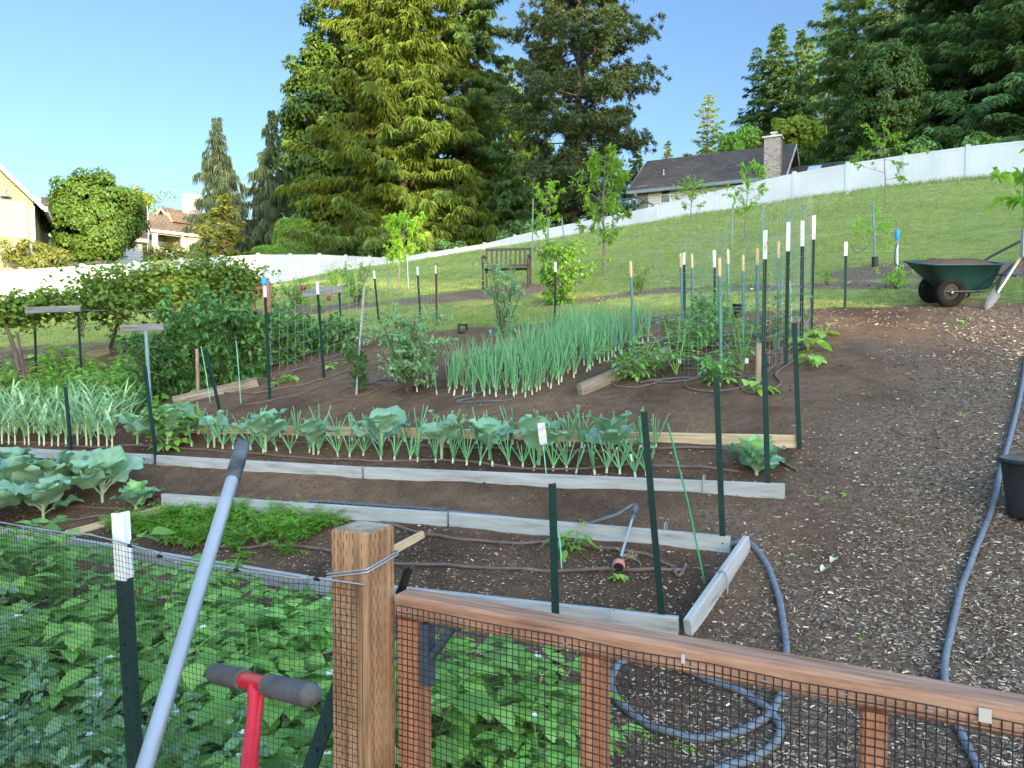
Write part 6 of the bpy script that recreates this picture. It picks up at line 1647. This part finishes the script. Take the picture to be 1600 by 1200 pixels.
# local x runs inwards (away from camera), local y runs to the left along the gable wall
ez = LC[2] - lz
lh.block(0, 9, 8.4, ez + .42, ez + 4.8, 'sid_cream', 'roof_dark', .42, y0=.0, fascia='trim')
lh.window(1.35, PY(20, 342, 32.6)[2] - lz, 2.0, 1.28, face='x', xx=0.0 - .03 * 2, blind=True)
m = MB(); m.box((-.02, .07, ez / 2 - .2), .05, .14, ez); m.box((.07, -.02, ez / 2), .14, .05, ez); m.build('corner_board', M['trim'], lh.r)
m = MB(); m.tube([(-.05, .95, ez + .55), (-.2, .95, ez + .57), (-.25, .95, ez + .40)], .03, n=6); m.lathe([(.22, 0), (.08, .14), (.03, .2)], 12, c=(-.25, .95, ez + .24)); m.build('wall_lamp', M['trim_dark'], lh.r)
lh2 = House('dark_roofed_house', 'low house end with a dark roof showing between the cream house and the round tree', PY(66, 358, 43.0) * np.array([1, 1, 0]) + np.array([0, 0, 2.0]), .45)
e2 = PY(66, 358, 43.0)[2] - 2.0; lh2.block(0, 5, 6, e2, e2 + 2.3, 'sid_white', 'roof_dark', .3)

# ---------------------------------------------------------------- trees beyond the fences
M['fir'] = leafmat('fir_needles', (.016, .042, .016), (.05, .088, .030), trans=.2, rough=.55, k=2.6)
M['cedar'] = leafmat('cedar_sprays', (.042, .105, .018), (.20, .26, .042), trans=.3, rough=.55)
M['cedar_dk'] = leafmat('dark_cedar_sprays', (.024, .058, .016), (.07, .115, .03), trans=.25, rough=.55, k=2.2)
M['pine'] = leafmat('pine_needles', (.024, .050, .022), (.07, .10, .042), trans=.2, rough=.55, k=1.25)
M['nootka'] = leafmat('weeping_cypress_sprays', (.020, .045, .028), (.06, .09, .05), trans=.2, k=1.25)
M['maple'] = leafmat('maple_leaf', (.028, .070, .012), (.085, .145, .022), trans=.35, k=1.5)
M['soft'] = leafmat('soft_green_leaf', (.055, .12, .022), (.11, .19, .04), trans=.35)
M['gold'] = leafmat('golden_leaf', (.05, .075, .014), (.14, .145, .035), trans=.35, k=1.4)
M['bright'] = leafmat('bright_leaf', (.08, .13, .012), (.20, .23, .03), trans=.45, k=1.6)
def conifer(name, label, base, Hh, rad, mat, seed, nb=150, step=.5, L=.55, W=.22, e0=.1, sag=.5, hang=.3, clear=.08, prof=None, lean=0, group=None, rag=.25, tr=None, per=4, ups=0.0, fan=1, lump=.3):
    g = np.random.default_rng(seed); rs = random.Random(seed)
    t = thing(name, label, 'tree', base, rs.random() * 6, group)
    lm, sm = MB(), MB(); tr = tr or Hh * .014
    tk = np.array([(lean * z + .012 * Hh * math.sin(z * 3 + seed), .008 * Hh * math.sin(z * 4), Hh * z) for z in np.linspace(-.03, 1, 14)])
    sm.tube(tk, np.linspace(tr * 1.15, tr * .06, 14), n=8)
    prof = prof or (lambda u: (1 - u) ** .85)
    for i in range(nb):
        u = clear + (1 - clear) * ((i + rs.random()) / nb) ** 1.12
        ln = rad * prof(u) * rs.uniform(1 - rag * 1.6, 1 + rag) + .25
        a = i * 2.399 + rs.uniform(-.5, .5)
        ln *= 1 + lump * math.sin(3 * a + seed + u * 9) * math.sin(u * 31 + seed) + lump * .6 * math.sin(5 * a - u * 17)
        z = u * Hh; p0 = np.array([np.interp(z, tk[:, 2], tk[:, 0]), np.interp(z, tk[:, 2], tk[:, 1]), z])
        c = curve(p0, rdir(a, e0 + (1 - 0) * u * .35 + rs.uniform(-.3, .3)), ln, 8, sag=sag, wig=.05)
        if ups: c[:, 2] += ups * ln * np.linspace(0, 1, 9) ** 2.5
        sm.tube(c, np.linspace(max(.02, tr * .22 * (1 - u)), .012, 9), n=4, caps=False)
        k = max(4, int(ln / step * 2.2)); uu = g.uniform(.12, 1, k) ** .8 * 8
        ii_ = np.minimum(uu.astype(int), 7); q = c[ii_] + (c[ii_ + 1] - c[ii_]) * (uu - ii_)[:, None]
        td = nrm(c[ii_ + 1] - c[ii_]); sd = nrm(np.cross(td, Z3))
        q = np.repeat(q, per, 0); td = np.repeat(td, per, 0); sd = np.repeat(sd, per, 0); m_ = len(q)
        sg = g.choice([-1, 1], m_)[:, None]; wv = ln * .16 * (1.15 - np.repeat(uu, per) / 8)[:, None]
        q = q + sd * sg * wv * g.uniform(0, 1, (m_, 1)) + g.normal(0, .06, (m_, 3))
        D = td * g.uniform(.3, 1, (m_, 1)) + sd * sg * g.uniform(.2, 1, (m_, 1)) - Z3 * g.uniform(hang * .3, hang * 1.7, (m_, 1))
        Nn = nrm(Z3 + g.normal(0, .45, (m_, 3)) + td * .4)
        D = nrm(D)
        if fan > 1:   # flat fronds: several narrow blades spread in one plane
            ff = np.tile(np.linspace(-.75, .75, fan), m_)[:, None]; q = np.repeat(q, fan, 0); D = np.repeat(D, fan, 0); Nn = np.repeat(Nn, fan, 0)
            S2 = nrm(np.cross(D, Nn)); q = q + D * L * .25 * (1 - np.abs(ff)); D = nrm(D + S2 * ff + g.normal(0, .08, D.shape)); m_ = len(q)
        Lq = L * (.45 + .55 * min(1, ln / (.5 * rad)))
        lm.leaf4(q, D, Nn, Lq * g.uniform(.55, 1.2, m_), W * g.uniform(.6, 1.2, m_), fold=.25, bend=.2 + hang * .3, mid=.4)
    lm.build('crown', M[mat], t); sm.build('trunk', M['bark'], t)
    return t
def broad(name, label, base, Hh, rx, rz, cz, mat, seed, ncl=90, nl=90, L=.3, W=.22, cl=.8, group=None, rag=.25, flatb=0.0, cat='tree', tr=None):
    """broadleaf crown: leaf clumps through an uneven ellipsoid on limbs"""
    g = np.random.default_rng(seed); rs = random.Random(seed)
    t = thing(name, label, cat, base, 0, group); lm, sm = MB(), MB(); tr = tr or Hh * .02
    sm.tube([(0, 0, -.2), (.02, 0, cz * .4), (.05, .03, cz), (0, 0, cz + rz * .5)], [tr * 1.2, tr, tr * .6, tr * .15], n=9)
    for i in range(ncl):
        d = nrm(g.normal(0, 1, 3)); r_ = g.uniform(.35, 1) ** .45 * (1 + rag * (math.sin(d[0] * 5 + seed) * math.sin(d[2] * 4 + d[1] * 3) + g.normal(0, .25)))
        if d[2] < -.6 and flatb: continue
        c = np.array([d[0] * rx * r_, d[1] * rx * r_, cz + d[2] * rz * r_])
        if i % 3 == 0: sm.tube(smooth_path([(0, 0, cz - rz * .6 + rs.uniform(0, rz * .8)), c * np.array([.5, .5, 1]) - Z3 * .15 * rz, c], 3), np.linspace(tr * .35, tr * .06, 7), n=4, caps=False)
        m_ = int(nl * rs.uniform(.6, 1.3)); o_ = nrm(g.normal(0, 1, (m_, 3))) * cl * g.uniform(.2, 1, (m_, 1)) ** .5 * rs.uniform(.7, 1.2)
        o_[:, 2] *= .7
        Nn = nrm(o_ + d * cl * .6 + Z3 * .5 * cl + g.normal(0, .35 * cl, (m_, 3)))
        D = nrm(np.cross(Nn, g.normal(0, 1, (m_, 3))) - Z3 * .35)
        lm.leaf4(c + o_, D, Nn, L * g.uniform(.6, 1.2, m_), W * g.uniform(.6, 1.2, m_), bend=.2, fold=.2)
    lm.build('crown' if cat == 'tree' else 'foliage', M[mat], t); sm.build('trunk' if cat == 'tree' else 'stems', M['bark'], t)
    return t
def stand(px, y, sink=.3): 
    x = (px - 800) / FPX * y
    return on(x, y, -sink)
def topz(py, y): return PY(800, py, y)[2]
b_ = stand(636, 58); conifer('cedar_tree', 'huge cedar with drooping sunlit yellow-green sprays in the middle', b_, topz(-330, 58) - b_[2], 6.3, 'cedar', 101, 600, .42, .55, .12, .2, .7, .65, .02, lambda u: (1 - u) ** .45 * (.85 + .2 * math.sin(u * 9 + 1)), rag=.42, per=4, ups=.2, fan=3, lump=.3)
b_ = stand(730, 62); conifer('cedar_tree', 'dark cedar at the right flank of the huge sunlit cedar', b_, topz(-260, 62) - b_[2], 4.3, 'cedar_dk', 102, 400, .42, .50, .09, .15, .7, .65, .02, lambda u: (1 - u) ** .4, rag=.35, per=4, fan=4, lump=.4)
b_ = stand(545, 63); broad('maple_tree', 'tall dark broadleaf tree at the left flank of the huge cedar', b_, topz(-30, 63) - b_[2], 4.7, 11.5, 12.5, 'maple', 103, 420, 150, .34, .28, .9, rag=.2)
b_ = stand(512, 61); broad('maple_tree', 'lower broadleaf tree spreading left under the tall dark one', b_, 11, 2.3, 5.6, 7.0, 'maple', 104, 150, 150, .32, .26, .8, rag=.2)
b_ = stand(592, 70); conifer('cedar_tree', 'cedar crown rising behind the left shoulder of the huge cedar', b_, topz(-200, 70) - b_[2], 6.0, 'cedar_dk', 105, 300, .45, .7, .3, .1, .7, .7, .1, lambda u: (1 - u) ** .45, rag=.3, per=5)
b_ = stand(783, 72); broad('lime_tree', 'bright yellow-green broadleaf tree between the cedars and the pine', b_, 19, 4.6, 8.8, 10.0, 'bright', 106, 230, 130, .38, .3, 1.1, rag=.22)
def mk_pine(label, base, Hh, rad, seed, nb=74):
    g = np.random.default_rng(seed); rs = random.Random(seed)
    t = thing('pine_tree', label, 'tree', base); lm, sm = MB(), MB(); tr = .34
    tk = np.array([(.25 * math.sin(z * 3), 0, Hh * z) for z in np.linspace(-.02, 1, 12)]); sm.tube(tk, np.linspace(tr, .05, 12), n=9)
    for i in range(nb):
        u = .08 + .9 * (i + rs.random()) / nb; z = u * Hh
        ln = rad * (.55 + .45 * math.sin(min(1, u * 1.5) * 2.2)) * (1 - max(0, u - .6) * 1.4) * rs.uniform(.5, 1.15)
        c = curve((np.interp(z, tk[:, 2], tk[:, 0]), 0, z), rdir(i * 2.399 + rs.uniform(-.5, .5), rs.uniform(-.15, .3)), ln, 8, sag=.2, wig=.10); c[:, 2] += .14 * ln * np.linspace(0, 1, 9) ** 3
        sm.tube(c, np.linspace(.075 * (1.1 - u), .015, 9), n=5, caps=False)
        for k in range(int(6 + ln * 7)):
            w_ = rs.uniform(.3, 1) ** .7 * 8; kk = min(int(w_), 7); q = c[kk] + (c[kk + 1] - c[kk]) * (w_ - kk) + g.normal(0, .20 + .05 * ln, 3) * np.array([1, 1, .5])
            d0 = nrm((c[kk + 1] - c[kk]) + g.normal(0, .5, 3) * 0 + Z3 * .1)
            m_ = 32; d = nrm(d0 * .7 + g.normal(0, .6, (m_, 3)) + Z3 * .25)
            lm.leaf4(np.repeat(q[None], m_, 0) + d * .05, d, nrm(g.normal(0, 1, (m_, 3))), g.uniform(.22, .42, m_), .065, bend=.08, mid=.5)
    lm.build('crown', M['pine'], t); sm.build('trunk', surf('pine_bark', [(.3, (.03, .024, .020)), (.7, (.075, .060, .050))], scale=6, stretch=(3, 3, .6), rough=.95, bump=.5), t); return t
b_ = stand(897, 52); mk_pine('tall brownish pine with layered branches left of the grey house', b_, topz(-150, 52) - b_[2], 5.0, 111, 190)
b_ = stand(960, 50); conifer('fir_tree', 'low dark spruce under the pine beside the grey house', b_, 4.6, 2.4, 'fir', 112, 90, .3, .4, .16, .05, .3, .3)
b_ = stand(872, 54); conifer('fir_tree', 'dark low conifer filling under the pine at its left', b_, 6.5, 2.8, 'fir', 113, 120, .35, .5, .2, .1, .4, .4)
b_ = stand(800, 60); conifer('fir_tree', 'dark conifer behind the fence between the cedar and the pine', b_, 9.0, 3.4, 'cedar_dk', 114, 120, .4, .5, .22, .1, .5, .5)
# weeping cypresses and company at left
b_ = stand(348, 64); conifer('weeping_cypress', 'weeping cypress with a tall thin top, left of the pair', b_, topz(184, 64) - b_[2], 4.0, 'nootka', 121, 150, .30, .62, .11, .05, .75, 1.8, .03, lambda u: (1 - u) ** 1.0, rag=.30, per=8, lump=.12, group='weeping cypresses')
b_ = stand(426, 66); conifer('weeping_cypress', 'darker weeping cypress beside the huge cedar, right of the pair', b_, topz(172, 66) - b_[2], 3.9, 'nootka', 122, 150, .30, .62, .11, .05, .75, 1.8, .03, lambda u: (1 - u) ** 1.0, rag=.30, per=8, lump=.12, group='weeping cypresses')
b_ = stand(152, 37.5); broad('round_tree', 'round dense maple like a ball beside the cream house', b_, topz(260, 37.5) - b_[2], 2.1, 2.15, topz(337, 37.5) - b_[2], 'maple', 123, 260, 130, .155, .15, .42, rag=.10)
b_ = stand(352, 47); conifer('golden_conifer', 'irregular golden-green conifer in front of the weeping cypress', b_, topz(306, 47) - b_[2], 2.1, 'gold', 124, 70, .3, .4, .24, .2, .2, .2, .1, rag=.4, per=4)
b_ = stand(265, 46); broad('golden_bush', 'golden bush below the tan house', b_, 2.0, 1.35, .6, topz(401, 46) - b_[2], 'gold', 125, 50, 60, .2, .14, .4, cat='bush')
b_ = stand(66, 32.2); broad('flowering_bush', 'yellow-green bush under the cream house behind the bright fence', b_, 2.2, 1.25, .75, topz(402, 32.2) - b_[2], 'gold', 126, 46, 60, .2, .10, .32, cat='bush')
b_ = stand(226, 75); broad('far_tree', 'pale treetop behind the tan house', b_, 10, 3, 2.6, topz(340, 75) - b_[2], 'bright', 127, 50, 70, .3, .22, .8)
# clipped hedges
def hedge(label, px, y, wpx, top, bot, seed, dep=1.6):
    g = np.random.default_rng(seed); c = stand(px, y); t = thing('clipped_hedge', label, 'hedge', c, .3, 'clipped hedges'); w_ = wpx / FPX * y; h_ = topz(top, y) - c[2]
    n = 9500; face = g.integers(0, 3, n); uu = g.uniform(-1, 1, (n, 3)); e = 5.0
    d = uu / (np.sum(np.abs(uu) ** e, 1, keepdims=True) ** (1 / e)); d[:, 2] = np.abs(d[:, 2])
    P = d * np.array([w_ / 2, dep / 2, h_ ]) * g.uniform(.93, 1.02, (n, 1)); Nn = nrm(d + g.normal(0, .5, (n, 3)))
    lm = MB(); lm.leaf4(P, nrm(np.cross(Nn, g.normal(0, 1, (n, 3)))), Nn, g.uniform(.1, .2, n), .1); lm.build('foliage', M['midg'], t)
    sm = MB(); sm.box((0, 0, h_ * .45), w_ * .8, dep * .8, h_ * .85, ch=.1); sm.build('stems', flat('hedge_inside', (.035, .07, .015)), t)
hedge('tall clipped hedge block left of the huge cedar', 461, 54, 62, 344, 405, 131, 2.2)
hedge('low sloping clipped hedge beside the tall hedge block', 424, 52, 60, 386, 405, 132)
# dark firs at right
FG = 'tall firs beyond the right fence'
b_ = stand(1208, 76); conifer('fir_tree', 'leftmost fir of the right group with blue-green boughs', b_, topz(38, 76) - b_[2], 5.6, 'fir', 141, 300, .36, .55, .15, .12, .4, .3, .03, rag=.35, group=FG, per=4, fan=3, lump=.35)
b_ = stand(1180, 80); conifer('fir_tree', 'shorter fir leaning out left of the right group', b_, topz(75, 80) - b_[2], 5.0, 'fir', 142, 260, .38, .5, .17, .12, .4, .3, .03, rag=.3, group=FG)
b_ = stand(1242, 80); conifer('fir_tree', 'slim fir just right of the leftmost fir', b_, topz(50, 80) - b_[2], 4.2, 'cedar_dk', 143, 260, .42, .6, .24, .1, .45, .4, .03, rag=.3, group=FG)
b_ = stand(1262, 84); conifer('fir_tree', 'thin fir top beside the big sunlit fir', b_, topz(58, 84) - b_[2], 3.4, 'cedar_dk', 144, 220, .42, .6, .24, .1, .45, .4, .03, rag=.3, group=FG)
b_ = stand(1325, 64); conifer('fir_tree', 'big fir with sunlit upper boughs above the grey house wing', b_, topz(-90, 64) - b_[2], 5.6, 'cedar_dk', 145, 340, .40, .48, .10, .12, .45, .4, .02, lambda u: (1 - u) ** .7, rag=.35, group=FG, per=4, fan=3, lump=.35)
b_ = stand(1415, 58); conifer('fir_tree', 'dark fir behind the light green round tree', b_, topz(-160, 58) - b_[2], 5.0, 'fir', 146, 320, .38, .46, .10, .12, .45, .3, .02, lambda u: (1 - u) ** .6, rag=.35, group=FG, per=4, fan=3, lump=.35)
b_ = stand(1495, 47); conifer('fir_tree', 'huge dark fir overhanging the right fence', b_, topz(-260, 47) - b_[2], 5.0, 'fir', 147, 460, .34, .40, .10, .15, .32, .25, .02, lambda u: (1 - u) ** .5, rag=.35, group=FG, per=5, fan=3, lump=.25)
b_ = stand(1590, 42); conifer('fir_tree', 'dark fir at the right edge above the fence', b_, topz(-260, 42) - b_[2], 4.8, 'fir', 148, 440, .34, .38, .095, .15, .32, .25, .02, lambda u: (1 - u) ** .5, rag=.35, group=FG, per=5, fan=3, lump=.25)
b_ = stand(1285, 74); conifer('fir_tree', 'fir filling the gap left of the big sunlit fir', b_, topz(5, 74) - b_[2], 4.4, 'cedar_dk', 150, 260, .38, .48, .12, .12, .45, .35, .03, rag=.3, group=FG, per=6)
b_ = stand(1372, 40.5); broad('round_tree', 'light green round broadleaf tree in front of the dark firs', b_, 9, 1.75, 2.7, topz(145, 40.5) - b_[2], 'soft', 151, 170, 140, .17, .12, .5, rag=.15)
b_ = stand(1236, 56); broad('bright_bush', 'bright yellow-lit bush beside the brick chimney', b_, 5, 1.5, 1.0, topz(207, 56) - b_[2], 'bright', 152, 50, 70, .3, .22, .45, cat='bush')
b_ = stand(1150, 62); broad('bright_bush', 'dull green bush behind the grey roof ridge', b_, 5, 1.6, 1.3, topz(222, 62) - b_[2], 'midg', 153, 50, 70, .3, .22, .5, cat='bush')
for px, y, top, rad, mat, sd, lb in ((1102, 95, 150, 6.5, 'bright', 154, 'pale sunlit conifer far behind the grey roof'), (1043, 110, 221, 2.2, 'cedar', 155, 'small far conifer above the middle of the grey roof'), (996, 90, 228, 1.6, 'cedar', 156, 'small far conifer top at the left end of the grey roof'), (1135, 98, 215, 2.4, 'bright', 157, 'low sunlit treetop right of the pale conifer')):
    b_ = stand(px, y); conifer('fir_tree', lb, b_, topz(top, y) - b_[2], rad, mat, sd, 170, .45, .6, .2, .1, .3, .2, .1, rag=.35, group='far conifers behind the grey roof', per=5)
for px, y, top, r_, sd, lb in ((1440, 36.5, 226, 1.2, 161, 'dark bush rising behind the right fence under the firs'), (1530, 34.5, 214, 1.5, 162, 'dark bush behind the right end of the fence'), (1350, 40, 232, 1.4, 163, 'dark bush behind the fence under the light green tree'), (1290, 56, 222, 2.2, 164, 'dark bush behind the grey house wing'), (700, 53, 372, 2.2, 165, 'dark bush behind the fence below the cedars'), (590, 55, 372, 2.6, 166, 'dark bush behind the fence corner under the huge cedar'), (830, 47, 345, 2.0, 167, 'dark bush behind the fence below the pine')):
    b_ = stand(px, y); broad('dark_bush', lb, b_, 3, r_, topz(top, y) - b_[2] - .6, .6, 'cedar_dk', sd, 70, 70, .24, .16, .5, cat='bush', group='dark bushes behind the fence')

# ---------------------------------------------------------------- unseen tall trees added downhill behind the camera, shaped to shade the garden
sv = np.array([SUND[0], SUND[1]]) / np.hypot(SUND[0], SUND[1]); pv = np.array([-sv[1], sv[0]])
tl = MB(); g = np.random.default_rng(9)
def shade_tree(q, dist, topzv, rad):
    c = pv * q + sv * dist; z0 = float(H0(c[0], c[1])) - .5; Hh = topzv - z0
    tl.tube([(c[0], c[1], z0), (c[0], c[1], z0 + Hh * .95)], [.4, .05], n=6)
    n = int(640 * Hh * rad / 30); u = g.uniform(.02, 1, n) ** 1.1; a = g.uniform(0, 6.3, n); r_ = rad * (1 - u) ** .35 * g.uniform(.15, 1.05, n)
    P = np.stack([c[0] + np.cos(a) * r_, c[1] + np.sin(a) * r_, z0 + u * Hh], -1)
    D = np.stack([np.cos(a), np.sin(a), g.uniform(-.8, .1, n)], -1)
    tl.leaf4(P, D, nrm(Z3 + g.normal(0, .7, (n, 3))), g.uniform(1.2, 2.6, n), g.uniform(.7, 1.2, n))
for q, dd, tz, rad in SHADE: shade_tree(q, dd, tz, rad)
tlo = tl.build('shade_treeline', M['fir']); tag(tlo, 'unseen dark line of tall trees, added on the downhill side to shade the garden', 'trees', kind='stuff')
